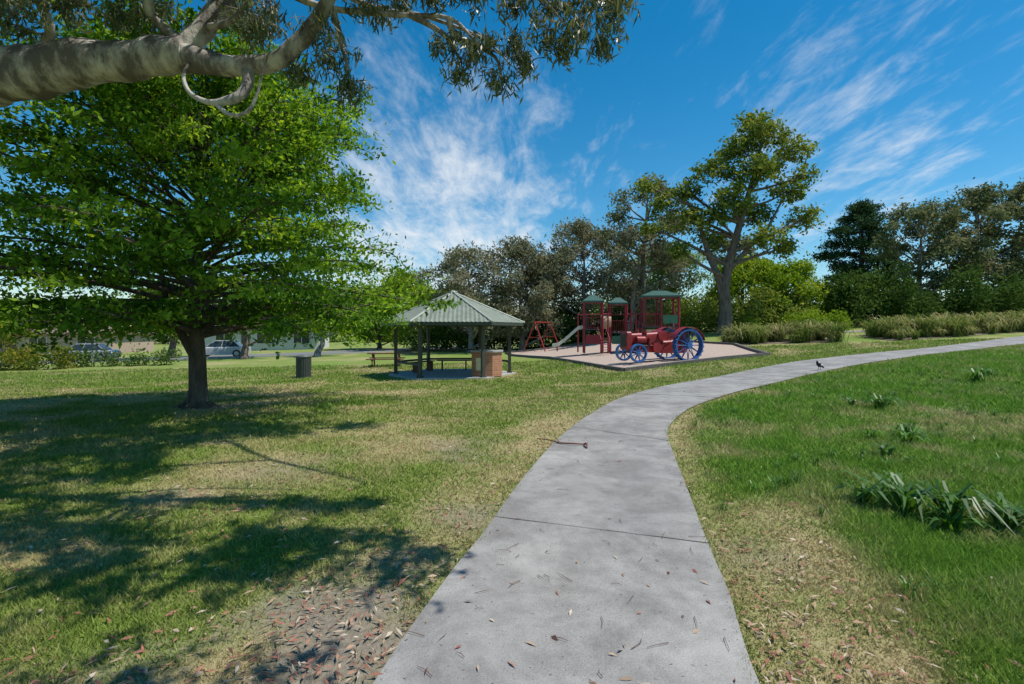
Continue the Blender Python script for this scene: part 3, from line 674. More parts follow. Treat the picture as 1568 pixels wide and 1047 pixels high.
straps('strappy_grass_bed', inbed(BED1, 48, .95, 80), M_strap, 1, .022)
straps('strappy_grass_bed', inbed(BED2, 100, 1.0, 75), M_strap, 2, .022)
straps('weed_clump', [(3.45, 4.5, .32, 36, 1.3), (3.72, 4.35, .34, 38, 1.3), (3.95, 4.1, .28, 32, 1.3), (3.25, 4.75, .22, 24, 1.3), (3.55, 4.1, .2, 22, 1.3), (3.6, 4.7, .26, 26, 1.3)], M_weed, 3, .016)
straps('weed_clump', [(5.4, 7.0, .26, 34, 1.2), (5.7, 7.4, .22, 26, 1.2), (5.1, 7.3, .18, 20, 1.2), (4.6, 6.3, .16, 18, 1.2)], M_weed, 4, .013)
straps('weed_clump', [(6.8, 9.5, .30, 36, 1.1), (7.2, 9.9, .24, 26, 1.2), (6.5, 9.8, .18, 20, 1.2)], M_weed, 5, .015)
straps('weed_clump', [(11.7, 12.9, .34, 40, 1.1), (12.3, 13.3, .24, 30, 1.1)], M_weed, 6, .018)
rs = np.random.RandomState(19)
straps('long_grass_tufts', [(x, y, .10 * rs.uniform(.5, 1.6), 14, .9) for x, y in [(rs.uniform(1.8, 15), rs.uniform(2.0, 16)) for _ in range(1000)] if x > np.interp(y, ER[:, 1], ER[:, 0]) + .2 + .3 * rs.rand() and vnoise(x * .8, y * .8, 31) > .4], M_weed, 7, .004)
def sheet(name, A, B, m, z=.02, n=12):
    A = crom(A, n); B = crom(B, n); ribbon(name, A, B, 14, z, m)
sheet('garden_bed', [BED1[0], BED1[3]], [BED1[1], BED1[2]], M_bed); sheet('garden_bed', [BED2[0], BED2[3]], [BED2[1], BED2[2]], M_bed)
sheet('playground_mulch', [(4.5, 20.6), (2.3, 31.5), (0, 37), (-.5, 42)], [(12, 24), (13.5, 31), (10, 38), (4, 44)], M_mulch, .03)
sheet('far_concrete_path', [(17, 36.5), (22, 38.2), (27, 37.6), (31, 36.2)], [(17, 37.8), (22, 39.6), (27, 39), (32, 37.4)], M_conc, .03)
sheet('street', [(-120, 33), (-60, 35), (-20, 45), (0, 62)], [(-120, 40), (-60, 42), (-22, 52), (-6, 68)], M_asph, .03)
mb = MB(); kp = crom([(-120, 32.8), (-60, 34.8), (-20, 44.8), (0, 61.8)], 14)
for i in range(len(kp) - 1):
    a, b = kp[i], kp[i + 1]; d = b - a; l = np.linalg.norm(d); m_ = (a + b) / 2; mb.box((m_[0], m_[1], h(*m_) + .05), (l, .25, .16), 0, Matrix.Rotation(math.atan2(d[1], d[0]), 3, 'Z'))
mb.obj('street_kerb', [mat('kerb_concrete', (.42, .41, .39), rough=.85)])
mb = MB(); BP = MUL
for i in range(len(BP)):
    a = np.array(BP[i], float); b = np.array(BP[(i + 1) % len(BP)], float); d = b - a; l = np.linalg.norm(d); k = max(1, int(l / 2.4))
    for j in range(k):
        p = a + d * (j + .5) / k; z1 = h(*(a + d * j / k)); z2 = h(*(a + d * (j + 1) / k)); ang = math.atan2(z2 - z1, l / k)
        mb.box((p[0], p[1], (z1 + z2) / 2 + .05), (l / k - .012, .18, .20), 0, Matrix.Rotation(math.atan2(d[1], d[0]), 3, 'Z') @ Matrix.Rotation(-ang, 3, 'Y'))
mb.obj('timber_border', [M_sleeper])

# ------------------------------------------------------------------ leaf litter & twigs
def litter():
    rs = np.random.RandomState(44); n = 16000
    d = 1.7 * (14 / 1.7) ** rs.rand(n); x = (rs.rand(n) * 2 - 1) * (1.1 * d + .4); y = d
    dry, lush, soil = masks(x, y); dl, dr = lateral(x, y); on = (dl < 0) & (dr < 0)
    pr = np.where(on, .035, .08 + .7 * soil + .45 * dry + .9 * np.exp(-(dl / .35) ** 2) * (dl > 0) + .30 * np.exp(-(dr / .5) ** 2) * (dr > 0)) * np.where(lush > .5, .35, 1)
    k = rs.rand(n) < pr; x, y, on = x[k], y[k], on[k]; n = len(x)
    z = H(x, y) + np.where(on, .028, .022); a = rs.rand(n) * 6.283; l = .016 + .026 * rs.rand(n); w_ = .0035 + .005 * rs.rand(n)
    C = np.column_stack([x, y, z]); U = np.column_stack([np.cos(a), np.sin(a), rs.normal(size=n) * .15]) * l[:, None]; W = np.column_stack([-np.sin(a), np.cos(a), rs.normal(size=n) * .5]) * w_[:, None]
    V = np.empty((n, 4, 3)); V[:, 0] = C - U; V[:, 1] = C + W; V[:, 2] = C + U; V[:, 3] = C - W; V[:, 1, 2] += .004; V[:, 3, 2] += .003
    quad_mesh('fallen_leaves', V.reshape(-1, 3), 4, {'lc': np.repeat(rs.rand(n), 4)}, [M_litter])
    mb = MB()
    for i in range(230):
        dd = 1.8 * 6 ** rs.rand(); xx = rs.uniform(-1, 1) * dd; a = rs.rand() * 6.28; l = .04 + .11 * rs.rand()
        z = h(xx, dd) + .03; mb.tube([(xx, dd, z), (xx + math.cos(a) * l * .5 + rs.normal() * .01, dd + math.sin(a) * l * .5, z + .004), (xx + math.cos(a) * l, dd + math.sin(a) * l, z)], [.002, .0016, .001], 4)
    mb.obj('fallen_twigs', [mat('twig', (.20, .12, .09), rough=.9)])
litter()
mb = MB(); zz = .03
mb.tube([(.36, 7.35, zz + .01), (.50, 7.2, zz + .03), (.66, 7.05, zz + .015), (.80, 6.95, zz + .03), (.98, 6.95, zz + .02)], [.006, .008, .011, .012, .010], 7)
mb.tube([(.98, 6.95, zz + .02), (1.0, 6.85, zz + .05), (.99, 6.75, zz + .02)], [.014, .018, .008], 7)
mb.tube([(.66, 7.05, zz + .015), (.60, 7.25, zz + .07), (.66, 7.45, zz + .03)], [.006, .005, .002], 6)
mb.obj('fallen_branch', [mat('red_twig', (.24, .10, .075), (.12, .06, .045), rough=.8)])

# ------------------------------------------------------------------ gazebo
M_roof = mat('roof_steel', (.25, .275, .21), (.17, .19, .145), scale=2.5, rough=.5, spec=.4)
M_cap = mat('roof_cap', (.42, .45, .37), rough=.45); M_fascia = mat('fascia_green', (.06, .08, .06), rough=.5)
M_post = mat('post_green', (.075, .075, .055), rough=.6); M_slab = mat('slab_concrete', (.42, .41, .39), (.32, .31, .30), scale=5, rough=.85)
M_brick = brick_mat('bbq_brick', (.40, .14, .065), (.52, .22, .10), (.38, .34, .30)); M_steel = mat('stainless', (.5, .5, .5), rough=.3, metal=1)
M_timber = mat('red_timber', (.20, .085, .05), (.12, .05, .03), scale=8, rough=.7, stretch=(.3, 3, 3))
def gazebo():
    x, y = GAZ; e = empty('park_gazebo', (x, y, h(x, y) + .02))
    ang = [math.radians(5 + 60 * k) for k in range(6)]
    P = lambda r, k: Vector((math.cos(ang[k % 6]) * r, math.sin(ang[k % 6]) * r, 0))
    RP = 2.45
    mb = MB(); mb.prism([P(2.75, k)[:2] for k in range(6)], -.25, .05); mb.obj('slab', [M_slab], e)
    ez, az = 2.22, 3.52; mb = MB(); Ro = 3.08; apex = Vector((0, 0, az))
    for k in range(6):
        a = P(Ro, k) + Vector((0, 0, ez)); b = P(Ro, k + 1) + Vector((0, 0, ez)); n = (b - a).cross(apex - a).normalized()
        mid = (a + b) / 2; nc = 36; prev = None
        for i in range(nc + 1):
            s = -1 + 2 * i / nc; ev = mid + (b - a) / 2 * s; tp = ev + (apex - mid) * (1 - abs(s)); o = n * (.026 if i % 2 else 0.0)
            cur = (ev + o, tp + o)
            if prev: mb.add([prev[0], cur[0], cur[1], prev[1]], [(0, 1, 2, 3)], 0)
            prev = cur
        mb.tube([a + n * .03 - (apex - a).normalized() * .03, apex + Vector((0, 0, .03))], .045, 6, 1)
    mb.ell((0, 0, az + .03), (.14, .14, .08), 1); mb.obj('roof', [M_roof, M_cap], e)
    mb = MB()
    for k in range(6):
        zt, zb = ez - .005, ez - .12
        a0, b0_ = P(Ro - .01, k), P(Ro - .01, k + 1); a1, b1 = P(Ro - .06, k), P(Ro - .06, k + 1)
        vs = [a0 + Vector((0, 0, zb)), b0_ + Vector((0, 0, zb)), b1 + Vector((0, 0, zb)), a1 + Vector((0, 0, zb)), a0 + Vector((0, 0, zt)), b0_ + Vector((0, 0, zt)), b1 + Vector((0, 0, zt)), a1 + Vector((0, 0, zt))]
        mb.add(vs, [(3, 2, 1, 0), (4, 5, 6, 7), (0, 1, 5, 4), (2, 3, 7, 6)], 0)
        a, b = P(RP, k), P(RP, k + 1); d = b - a; rot = Matrix.Rotation(math.atan2(d.y, d.x), 3, 'Z')
        mb.box(((a + b) / 2 + Vector((0, 0, ez - .04))), (d.length - .13, .06, .2), 0, rot)
        mb.tube([P(Ro - .08, k) + Vector((0, 0, ez - .02)), (0, 0, az - .12)], .04, 5)
    mb.obj('fascia_and_rafters', [M_fascia], e)
    mb = MB()
    for k in range(6):
        a = P(RP, k); mb.box((a.x, a.y, 1.13), (.13, .13, 2.16), 0, Matrix.Rotation(ang[k], 3, 'Z')); mb.box((a.x, a.y, .085), (.2, .2, .07), 0, Matrix.Rotation(ang[k], 3, 'Z'))
    mb.obj('posts', [M_post], e)
    mb = MB()
    for k in (0, 1, 2, 3):
        a, b = P(RP, k), P(RP, k + 1); d = b - a; rot = Matrix.Rotation(math.atan2(d.y, d.x), 3, 'Z')
        for z in (.55, .98): mb.box((a + b) / 2 + Vector((0, 0, z)), (d.length - .14, .05, .09), 0, rot)
    mb.obj('rails', [M_post], e)
    mb = MB()
    for k in (1, 2):
        a, b = P(1.95, k), P(1.95, k + 1); d = b - a; rot = Matrix.Rotation(math.atan2(d.y, d.x), 3, 'Z')
        for j in range(3): mb.box((a + b) / 2 * (1 - .075 * j) + Vector((0, 0, .5)), (d.length - .3 - .1 * j, .1, .04), 0, rot)
        for t in (.2, .8): q = a.lerp(b, t) * .93; mb.box((q.x, q.y, .26), (.07, .3, .42), 0, rot)
    mb.obj('bench_seats', [M_timber], e)
    bx, by = 1.52, -1.15
    mb = MB(); oc = [(bx + .66 * math.cos(a), by + .66 * math.sin(a)) for a in [math.radians(22.5 + 45 * i) for i in range(8)]]
    mb.prism(oc, .05, 1.02); mb.obj('brick_barbecue', [M_brick], e)
    mb = MB(); oc = [(bx + .72 * math.cos(a), by + .72 * math.sin(a)) for a in [math.radians(22.5 + 45 * i) for i in range(8)]]
    mb.prism(oc, 1.022, 1.09, 1); mb.box((bx, by, 1.105), (.6, .5, .026), 0); mb.box((bx - .26, by - .60, .55), (.32, .02, .5), 0, Matrix.Rotation(math.radians(-22), 3, 'Z')); mb.obj('barbecue_top', [M_steel, M_slab], e)
gazebo()

# ------------------------------------------------------------------ picnic table, bin
def picnic(x, y, rz):
    e = empty('picnic_table', (x, y, h(x, y)), rz); mb = MB()
    for j in range(5): mb.box((0, -.32 + .16 * j, .74), (2.0, .14, .045))
    for s in (-1, 1):
        for j in range(2): mb.box((0, s * (.68 + .15 * j), .45), (2.0, .135, .045))
    mb.obj('top_and_seats', [M_timber], e); mb = MB()
    for u in (-.7, .7):
        mb.box((u, 0, .40), (.09, 1.66, .06)); mb.box((u, 0, .69), (.09, .74, .055))
        for s in (-1, 1): mb.tube([(u, s * .25, .68), (u, s * .62, 0)], .045, 6)
    mb.obj('frame', [M_timber], e)
picnic(-7.0, 28.5, .15)
def bin_(x, y):
    e = empty('rubbish_bin', (x, y, h(x, y)), .2); mb = MB()
    for i in range(20):
        a = 2 * math.pi * i / 20; mb.box((.29 * math.cos(a), .29 * math.sin(a), .47), (.025, .07, .82), 0, Matrix.Rotation(a, 3, 'Z'))
    mb.obj('slatted_surround', [mat('bin_green', (.07, .08, .07), rough=.6)], e); mb = MB()
    mb.tube([(0, 0, .03), (0, 0, .86)], [.235, .26], 20); mb.tube([(0, 0, .885), (0, 0, .93), (0, 0, .955)], [.33, .33, .27], 20); mb.tube([(0, 0, .955), (0, 0, .985), (0, 0, 1.0)], [.18, .15, .05], 16)
    mb.tube([(0, 0, 0), (0, 0, .05)], .31, 20); mb.obj('drum_and_lid', [mat('bin_lid', (.13, .14, .13), rough=.5)], e)
bin_(-8.75, 21.5)

# ------------------------------------------------------------------ tractor
M_red = mat('tractor_red', (.36, .028, .03), (.20, .022, .022), scale=5, rough=.45, spec=.4, coat=.1, lo=.4, hi=.6)
M_blue = mat('wheel_blue', (.045, .16, .42), (.03, .10, .28), scale=6, rough=.5)
M_black = mat('black_metal', (.03, .03, .03), rough=.5); M_dkred = mat('post_maroon', (.27, .02, .032), (.21, .016, .026), rough=.45)
def tractor():
    x, y = 6.75, 24.2; e = empty('tractor', (x, y, h(x, y) + .03), math.radians(17)); e.scale = (1.06, 1.06, 1.06)
    def wheel(nm, c, Rr, wd, ns, lug):
        mb = MB(); mb.ring(c, Rr, Rr - .055, wd, 36); mb.ring((c[0], c[1], c[2]), Rr - .055, Rr - .085, wd * .35, 36)
        c = Vector(c)
        for i in range(ns):
            a = 2 * math.pi * i / ns
            for s in (-1, 1):
                mb.tube([c + Vector((math.cos(a) * .08, s * wd * .35, math.sin(a) * .08)), c + Vector((math.cos(a) * (Rr - .05), 0, math.sin(a) * (Rr - .05)))], .02, 6)
        mb.tube([c + Vector((0, -wd * .55, 0)), c + Vector((0, wd * .55, 0))], .13 if Rr > .5 else .07, 14)
        if lug:
            for i in range(22):
                a = 2 * math.pi * i / 22; mb.box(c + Vector((math.cos(a) * (Rr + .02), 0, math.sin(a) * (Rr + .02))), (.045, wd, .05), 0, Matrix.Rotation(-a, 3, 'Y') @ Matrix.Rotation(.45, 3, 'X'))
        mb.obj(nm, [M_blue], e)
    for s, n in ((-1, 'near'), (1, 'far')):
        wheel('rear_wheel_' + n, (1.15, s * .80, .72), .70, .28, 12, True); wheel('front_wheel_' + n, (-1.2, s * .62, .40), .40, .13, 9, False)
    mb = MB()
    def hull(xs_):
        secs = []
        for (X, wv, zb, zt) in xs_:
            r = min(wv, .12); pts = []
            for cx, cz, a0 in ((wv - r, zt - r, 0), (-(wv - r), zt - r, 90)):
                for a in (0, 30, 60, 90): t = math.radians(a0 + a); pts.append((X, cx + r * math.cos(t), cz + r * math.sin(t)))
            pts += [(X, -wv, zb), (X, wv, zb)]; secs.append(pts)
        mb.loft(secs)
    hull([(-1.58, .27, .58, 1.26), (-1.54, .30, .54, 1.33), (-1.34, .30, .54, 1.33), (-1.30, .26, .60, 1.29)])
    hull([(-1.31, .22, .83, 1.24), (-.4, .24, .83, 1.27), (.15, .26, .80, 1.31), (.2, .22, .84, 1.26)])
    hull([(-1.3, .19, .43, .82), (-.2, .21, .40, .85), (.2, .24, .38, .84)])
    hull([(.2, .26, .36, .90), (.8, .30, .36, .95), (1.3, .32, .36, 1.0), (1.5, .24, .45, .9)])
    mb.tube([(-1.15, -.36, .98), (-.75, -.36, .98)], .14, 14); mb.tube([(-.62, -.2, 1.24), (-.62, -.2, 1.36)], [.1, .1], 12)
    mb.tube([(-.1, -.24, .62), (-.1, -.40, .62)], .22, 18); mb.tube([(-.9, 0, 1.24), (-.9, 0, 1.42)], .07, 10)
    mb.tube([(.18, -.36, 1.15), (.18, .36, 1.15)], .22, 16); mb.tube([(-.45, -.3, .7), (-.45, -.3, 1.05)], .07, 10)
    mb.obj('body', [M_red], e)
    mb = MB()
    for s in (-1, 1):
        vs = []; n = 12
        for i in range(n + 1):
            a = math.radians(15 + 140 * i / n)
            for yy in (s * .60, s * .96):
                for r in (.80, .815): vs.append((1.15 + r * math.cos(a), yy, .72 + r * math.sin(a)))
        fs = []
        for i in range(n):
            b = i * 4; fs += [(b, b + 4, b + 6, b + 2), (b + 1, b + 3, b + 7, b + 5), (b, b + 1, b + 5, b + 4), (b + 2, b + 6, b + 7, b + 3)]
        mb.add(vs, fs, 0); mb.box((1.0, s * .59, 1.04), (.8, .012, .5))
    mb.obj('mudguards', [M_red], e)
    mb = MB(); mb.tube([(1.15, -.82, .72), (1.15, .82, .72)], .06, 10); mb.tube([(-1.2, -.66, .40), (-1.2, .66, .40)], .035, 8); mb.tube([(-1.2, 0, .4), (-1.2, 0, .6)], .07, 8)
    mb.tube([(-.45, .12, 1.25), (-.45, .12, 1.75)], [.035, .035], 8); mb.tube([(.3, 0, 1.2), (.75, 0, 1.45)], .02, 8)
    pts = [Vector((.77, 0, 1.47)) + Matrix.Rotation(math.radians(27), 3, 'Y') @ Vector((0, math.cos(a) * .24, math.sin(a) * .24)) for a in [2 * math.pi * i / 20 for i in range(21)]]
    mb.tube(pts, .018, 6, caps=False)
    for i in (0, 7, 13): mb.tube([(.77, 0, 1.47), pts[i]], .01, 5)
    for q in (-1.0, -.8, -.6, -.4): mb.tube([(q, -.245, .86), (q, -.30, .72), (q - .05, -.25, .5)], .022, 6)
    mb.tube([(-1.05, -.31, .70), (-.3, -.31, .70)], .028, 6); mb.tube([(.45, -.3, .9), (.5, -.36, 1.35)], .014, 5); mb.tube([(.6, -.3, .9), (.55, -.4, 1.25)], .014, 5)
    mb.tube([(1.2, 0, .95), (1.35, 0, 1.22)], .025, 6); mb.ell((1.33, 0, 1.24), (.2, .22, .05)); mb.box((1.5, 0, 1.34), (.04, .36, .18)); mb.box((-1.585, 0, .93), (.012, .42, .56))
    mb.obj('steering_seat_axles', [M_black], e)
tractor()

# ------------------------------------------------------------------ playground
M_proof = mat('play_roof', (.05, .12, .09), (.035, .085, .065), rough=.5); M_tan = mat('play_tan', (.60, .42, .26), rough=.45); M_slide = mat('slide_cream', (.70, .67, .55), rough=.35)
M_deck = mat('play_deck', (.10, .10, .10), rough=.7); M_pgreen = mat('play_green', (.06, .19, .10), rough=.45)
def playground():
    x, y = 7.0, 31.5; e = empty('playground_tower', (x, y, h(x, y) + .03), math.radians(-6))
    posts = MB(); decks = MB(); roofs = MB(); pan = MB()
    def tower(cx, cy, sx, sy, dz, ht):
        for i in (-1, 1):
            for j in (-1, 1): posts.tube([(cx + i * sx / 2, cy + j * sy / 2, -.1), (cx + i * sx / 2, cy + j * sy / 2, ht)], .07, 10)
        decks.box((cx, cy, dz), (sx - .1, sy - .1, .07))
    def hip(cx, cy, sx, sy, z, rise):
        a = [(cx - sx / 2, cy - sy / 2, z), (cx + sx / 2, cy - sy / 2, z), (cx + sx / 2, cy + sy / 2, z), (cx - sx / 2, cy + sy / 2, z)]
        rl = max(0, (sx - sy) / 2) + .15; t = [(cx - rl, cy, z + rise), (cx + rl, cy, z + rise)]
        roofs.add(a + t, [(0, 1, 5, 4), (1, 2, 5), (2, 3, 4, 5), (3, 0, 4)])
        roofs.add([(p[0], p[1], z - .09) for p in a] + a, [(0, 1, 5, 4), (1, 2, 6, 5), (2, 3, 7, 6), (3, 0, 4, 7), (3, 2, 1, 0)])
    def rails(a, b, z0, z1, n, mb=pan, mi=0):
        a, b = Vector(a), Vector(b)
        for z in (z0, z1): mb.tube([(a.x, a.y, z), (b.x, b.y, z)], .026, 6, mi)
        for i in range(n): p = a.lerp(b, (i + .5) / n); mb.tube([(p.x, p.y, z0), (p.x, p.y, z1)], .016, 5, mi)
    tower(-2.0, 0, 1.1, 1.1, 1.35, 3.1); hip(-2.0, 0, 1.3, 1.3, 3.1, .38)
    tower(-.45, .4, 1.0, 1.0, 1.15, 3.0); hip(-.45, .4, 1.15, 1.15, 3.0, .34)
    tower(1.95, -.3, 2.0, 1.5, 1.5, 3.35); hip(1.95, -.3, 2.4, 1.9, 3.35, .34)
    posts.tube([(1.95, -1.05, -.1), (1.95, -1.05, 3.3)], .06, 10); posts.tube([(1.95, .45, -.1), (1.95, .45, 3.3)], .06, 10)
    posts.tube([(-1.15, -.9, -.1), (-1.15, -.9, 2.35)], .05, 10); posts.tube([(.45, 1.0, -.1), (.45, 1.0, 2.6)], .05, 10); posts.tube([(-2.9, .9, -.1), (-2.9, .9, 2.3)], .05, 10)
    for (a, b, z) in (((-2.55, -.55), (-1.45, -.55), 2.95), ((-.95, -.1), (.05, -.1), 2.85), ((.95, -1.05), (2.95, -1.05), 3.2), ((2.95, -1.05), (2.95, .45), 3.2), ((-1.45, -.55), (-.95, -.1), 2.3), ((.05, .0), (.95, -.4), 2.3), ((-2.9, .9), (.45, 1.0), 2.3)):
        posts.tube([(a[0], a[1], z), (b[0], b[1], z)], .035, 6)
    rails((-2.5, -.55), (-1.5, -.55), 1.45, 2.1, 7); rails((-.9, -.1), (0, -.1), 1.25, 1.9, 7); rails((1.0, -1.05), (1.9, -1.05), 1.6, 2.3, 8); rails((2.95, -1), (2.95, .4), 1.6, 2.3, 9); rails((1.0, .45), (2.9, .45), 1.6, 2.3, 12)
    for s in (-.35, .35): pan.tube([(0.05, s + .2, 1.2), (.5, s + .1, 1.12), (.95, s, 1.45)], .03, 6); pan.tube([(0.05, s + .2, 1.8), (.5, s + .1, 1.7), (.95, s, 2.05)], .025, 6)
    for i in range(7): t = i / 6; decks.box((.1 + .82 * t, .1, 1.2 + .22 * t * t), (.1, .7, .04))
    e2 = MB(); n = 20; vs = []
    for X in (-1.5, -.9):
        for r in (.42, .38):
            for i in range(n): a = 2 * math.pi * i / n; vs.append((X, .1 + r * math.cos(a), 1.82 + r * math.sin(a)))
    fs = []
    for i in range(n):
        j = (i + 1) % n; fs += [(i, j, 2 * n + j, 2 * n + i), (n + i, 3 * n + i, 3 * n + j, n + j), (i, n + i, n + j, j), (2 * n + i, 2 * n + j, 3 * n + j, 3 * n + i)]
    e2.add(vs, fs, 0, False)
    e2.box((1.45, -1.13, 1.0), (.75, .05, .7)); e2.obj('barrel_tunnel_and_panel', [M_tan], e)
    sl = MB(); path = [(-2.55, 0, 1.42), (-2.9, -.05, 1.36), (-3.3, -.1, 1.02), (-3.75, -.2, .62), (-4.15, -.3, .33), (-4.5, -.35, .27)]
    prof = [(-.28, .2), (-.25, .2), (-.22, .02), (.22, .02), (.25, .2), (.28, .2), (.27, -.03), (-.27, -.03)]
    sl.loft([[(p[0], p[1] + q[0], p[2] + q[1]) for q in prof] for p in path])
    sl.obj('slide', [M_slide], e); pan.tube([(-4.2, -.3, .3), (-4.2, -.3, 0)], .04, 6)
    pan.tube([(-2.55, -.3, 1.4), (-2.62, -.3, 2.05), (-2.62, .3, 2.05), (-2.55, .3, 1.4)], .025, 6)
    for s in (0, .5):
        pan.tube([(-1.6 + s, -1.75, 0), (-1.6 + s, -1.45, .8), (-1.75 + s, -.65, 1.4)], .025, 6); pan.tube([(2.95, -.6 + s, 1.5), (3.5, -.6 + s, 1.1), (3.75, -.6 + s, 0)], .028, 6)
    for k in range(5): t = k / 5; pan.tube([(-1.6, -1.75 + .3 * t, .15 + .8 * t), (-1.1, -1.75 + .3 * t, .15 + .8 * t)], .018, 5); pan.tube([(3.72 - .2 * t, -.6, .2 + .8 * t), (3.72 - .2 * t, -.1, .2 + .8 * t)], .018, 5)
    for k in range(6): posts.tube([(.55, -.9, .3 + .28 * k), (.95, -1.05, .3 + .28 * k)], .02, 5)
    posts.tube([(.5, -.9, 0), (.5, -.9, 2.3)], .05, 8)
    pan.box((2.5, -1.1, .85), (.8, .04, .75), 1); pan.box((2.45, -1.1, 1.95), (.85, .04, .5), 1); pan.box((-.45, -.15, .7), (.8, .04, .5), 1); pan.box((-2.0, -.6, .75), (.9, .04, .55), 0)
    posts.obj('posts', [M_dkred], e); decks.obj('decks', [M_deck], e); roofs.obj('roofs', [M_proof], e); pan.obj('rails_and_panels', [M_dkred, M_pgreen], e)
playground()
def swing(x, y, rz):
    e = empty('swing_set', (x, y, h(x, y) + .03), rz); mb = MB(); mb.tube([(-1.7, 0, 2.3), (1.7, 0, 2.3)], .05, 8)
    for s in (-1.7, 1.7):
        for j in (-1, 1): mb.tube([(s, 0, 2.3), (s * 1.08, j * .95, -.05)], .05, 8)
        mb.tube([(s * 1.045, -.5, 1.1), (s * 1.045, .5, 1.1)], .03, 6)
    mb.obj('frame', [mat('swing_red', (.42, .04, .035), rough=.4)], e); mb = MB()
    for c in (-.8, .7):
        for s in (-.22, .22): mb.tube([(c + s, 0, 2.3), (c + s, .05, .5)], .012, 5)
        mb.box((c, .05, .48), (.5, .2, .04))
    mb.obj('seats_and_chains', [M_black], e)
swing(2.5, 42, 1.15)

# ------------------------------------------------------------------ magpie beside the path
def magpie():
    x, y = 9.9, 16.5; e = empty('magpie', (x, y, h(x, y) + .022), math.radians(200)); mk = mat('feather_black', (.02, .02, .022), rough=.5); wt = mat('feather_white', (.7, .7, .68), rough=.7); mb = MB()
    mb.ell((0, 0, .17), (.125, .065, .07), 0, rot=Matrix.Rotation(-.5, 3, 'Y')); mb.ell((.10, 0, .265), (.042, .036, .038), 0); mb.tube([(.06, 0, .21), (.1, 0, .26)], [.05, .034], 10)
    mb.tube([(.135, 0, .265), (.19, 0, .255)], [.013, .003], 6, 1); mb.tube([(-.08, 0, .13), (-.2, 0, .07)], [.04, .022], 8); mb.ell((.03, 0, .225), (.06, .056, .035), 1, rot=Matrix.Rotation(-.5, 3, 'Y')); mb.ell((-.05, .05, .16), (.07, .02, .03), 1); mb.ell((-.05, -.05, .16), (.07, .02, .03), 1)
    for s in (-.03, .03):
        mb.tube([(.0, s, .12), (-.01, s, .06), (.0, s, 0.004)], [.012, .006, .005], 6)
        for a in (-.4, 0, .4): mb.tube([(0, s, .006), (.04 * math.cos(a), s + .04 * math.sin(a), .004)], .004, 4)
    mb.obj('body', [mk, wt], e)
magpie()

# ------------------------------------------------------------------ houses, parked car and fence
M_glass = mat('window_glass', (.04, .05, .06), rough=.1, spec=.7); M_wht = mat('white_trim', (.7, .7, .68), rough=.6)
def house(name, x, y, rz, wd, dp, ht, wm, rm):
    e = empty(name, (x, y, h(x, y) - .1), rz); mb = MB(); mb.prism([(-wd / 2, -dp / 2), (wd / 2, -dp / 2), (wd / 2, dp / 2), (-wd / 2, dp / 2)], 0, ht); mb.obj('walls', [wm], e)
    mb = MB(); o = .5; a = [(-wd / 2 - o, -dp / 2 - o, ht), (wd / 2 + o, -dp / 2 - o, ht), (wd / 2 + o, dp / 2 + o, ht), (-wd / 2 - o, dp / 2 + o, ht)]; r = (wd - dp) / 2 + .4; t = [(-r, 0, ht + 1.7), (r, 0, ht + 1.7)]
    mb.add(a + t, [(0, 1, 5, 4), (1, 2, 5), (2, 3, 4, 5), (3, 0, 4)]); mb.add([(p[0], p[1], ht - .15) for p in a] + a, [(0, 1, 5, 4), (1, 2, 6, 5), (2, 3, 7, 6), (3, 0, 4, 7), (3, 2, 1, 0)]); mb.obj('roof', [rm], e)
    mb = MB()
    for u in (-.33, .02, .34):
        X = u * wd; mb.box((X, -dp / 2 - .02, 1.6), (1.8, .03, 1.2), 0)
        for q in (-.93, 0, .93): mb.box((X + q, -dp / 2 - .045, 1.6), (.07, .05, 1.34), 1)
        for q in (-.64, .64): mb.box((X, -dp / 2 - .042, 1.6 + q), (1.78, .04, .07), 1)
    mb.obj('windows', [M_glass, M_wht], e); mb = MB(); mb.box((-.15 * wd, -dp / 2 - .03, 1.05), (.9, .05, 2.1)); mb.obj('door', [mat('door_paint', (.12, .08, .06))], e)
M_rgrey = mat('roof_tiles_grey', (.30, .30, .31), rough=.8); M_rterr = mat('roof_tiles_brown', (.24, .17, .13), rough=.85)
house('white_house', -31, 66, .2, 13, 8, 2.7, mat('white_weatherboard', (.66, .65, .61), rough=.7), M_rgrey)
house('brick_house', -56, 64, .12, 16, 9, 2.7, brick_mat('house_brick', (.40, .28, .20), (.46, .33, .24), (.45, .42, .37)), M_rterr)
house('white_house', -80, 62, .05, 15, 9, 2.7, mat('cream_render', (.6, .56, .47), rough=.8), M_rgrey)
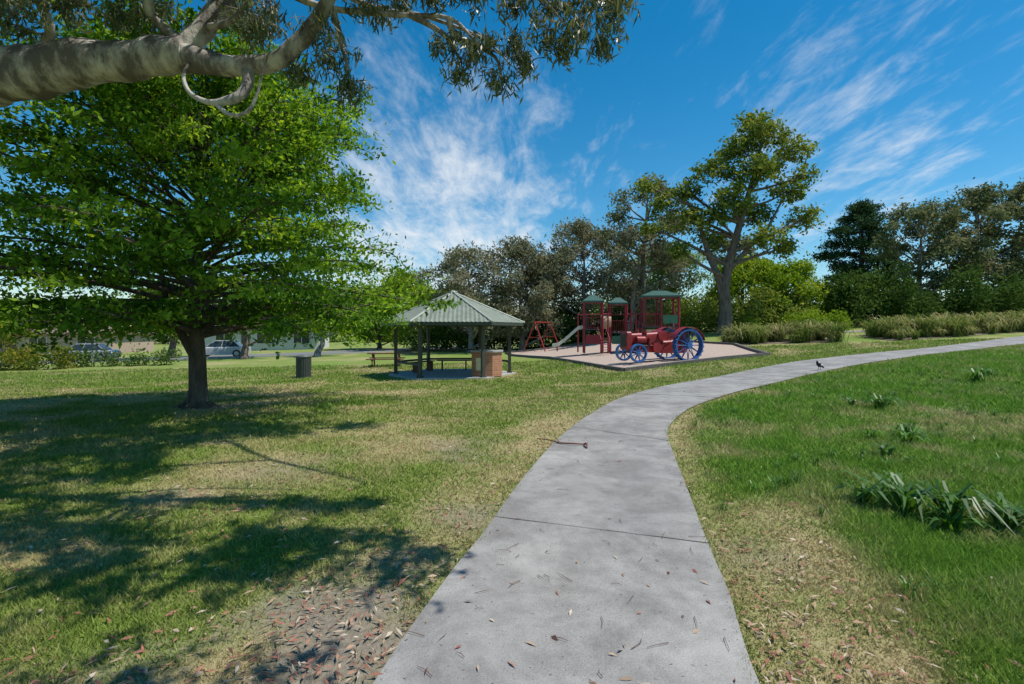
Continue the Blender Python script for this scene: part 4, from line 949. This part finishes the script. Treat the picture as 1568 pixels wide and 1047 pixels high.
def car(x, y, rz, c):
    e = empty('parked_car', (x, y, h(x, y) + .03), rz); mb = MB()
    def sec(X, wv, zb, zt, r=.12): return [(X, wv, zb), (X, wv, zt - r), (X, wv - r * .7, zt), (X, -wv + r * .7, zt), (X, -wv, zt - r), (X, -wv, zb)]
    mb.loft([sec(-2.2, .7, .35, .62), sec(-2.1, .82, .25, .78), (sec(-1.2, .88, .22, .90)), sec(-.9, .88, .22, .93), sec(1.3, .88, .22, .95), sec(1.9, .86, .22, .92), sec(2.2, .78, .3, .8)])
    mb.obj('body', [mat('car_paint', c, c, rough=.25, coat=.6)], e)
    mb = MB(); mb.loft([[(a, b, .93), (a2, b * .8, 1.42), (a2, -b * .8, 1.42), (a, -b, .93)] for a, a2, b in ((-1.05, -.35, .80), (-.6, -.25, .83), (1.0, .85, .83), (1.6, 1.05, .78))]); mb.obj('glasshouse', [M_glass], e)
    mb = MB(); mb.loft([[(a, .64, 1.41), (a, .6, 1.46), (a, -.6, 1.46), (a, -.64, 1.41)] for a in (-.38, .2, 1.08)])
    for a, a2 in ((-1.05, -.36), (.15, .25), (1.6, 1.06)):
        for s in (-1, 1): mb.tube([(a, s * .83, .92), (a2, s * .66, 1.42)], .03, 6)
    mb.obj('roof_and_pillars', [mat('car_roof_paint', c, c, rough=.25, coat=.6)], e)
    mb = MB()
    for a in (-1.4, 1.35):
        for s in (-.8, .8): mb.tube([(a, s - .1, .33), (a, s + .1, .33)], .33, 20); mb.tube([(a, s - .11, .33), (a, s + .11, .33)], .19, 14, 1)
    mb.obj('wheels', [M_black, mat('alloy', (.5, .5, .5), metal=.8, rough=.4)], e)
car(-35.0, 42.0, .28, (.33, .34, .36)); car(-25.5, 45.0, .28, (.5, .5, .5))
mb = MB()
for i in range(150):
    X = 34 + i * .16; Y = 46.8 - (X - 34) * .05; z = h(X, Y); mb.box((X, Y, z + .95), (.145, .022, 1.9 + .02 * math.sin(i * 1.7)))
for i in range(10): X = 34 + i * 2.5; Y = 46.87 - (X - 34) * .05; mb.box((X, Y, h(X, Y) + .9), (.1, .08, 1.8))
mb.obj('paling_fence', [mat('fence_timber', (.17, .13, .10), (.10, .08, .065), scale=4, rough=.9)])
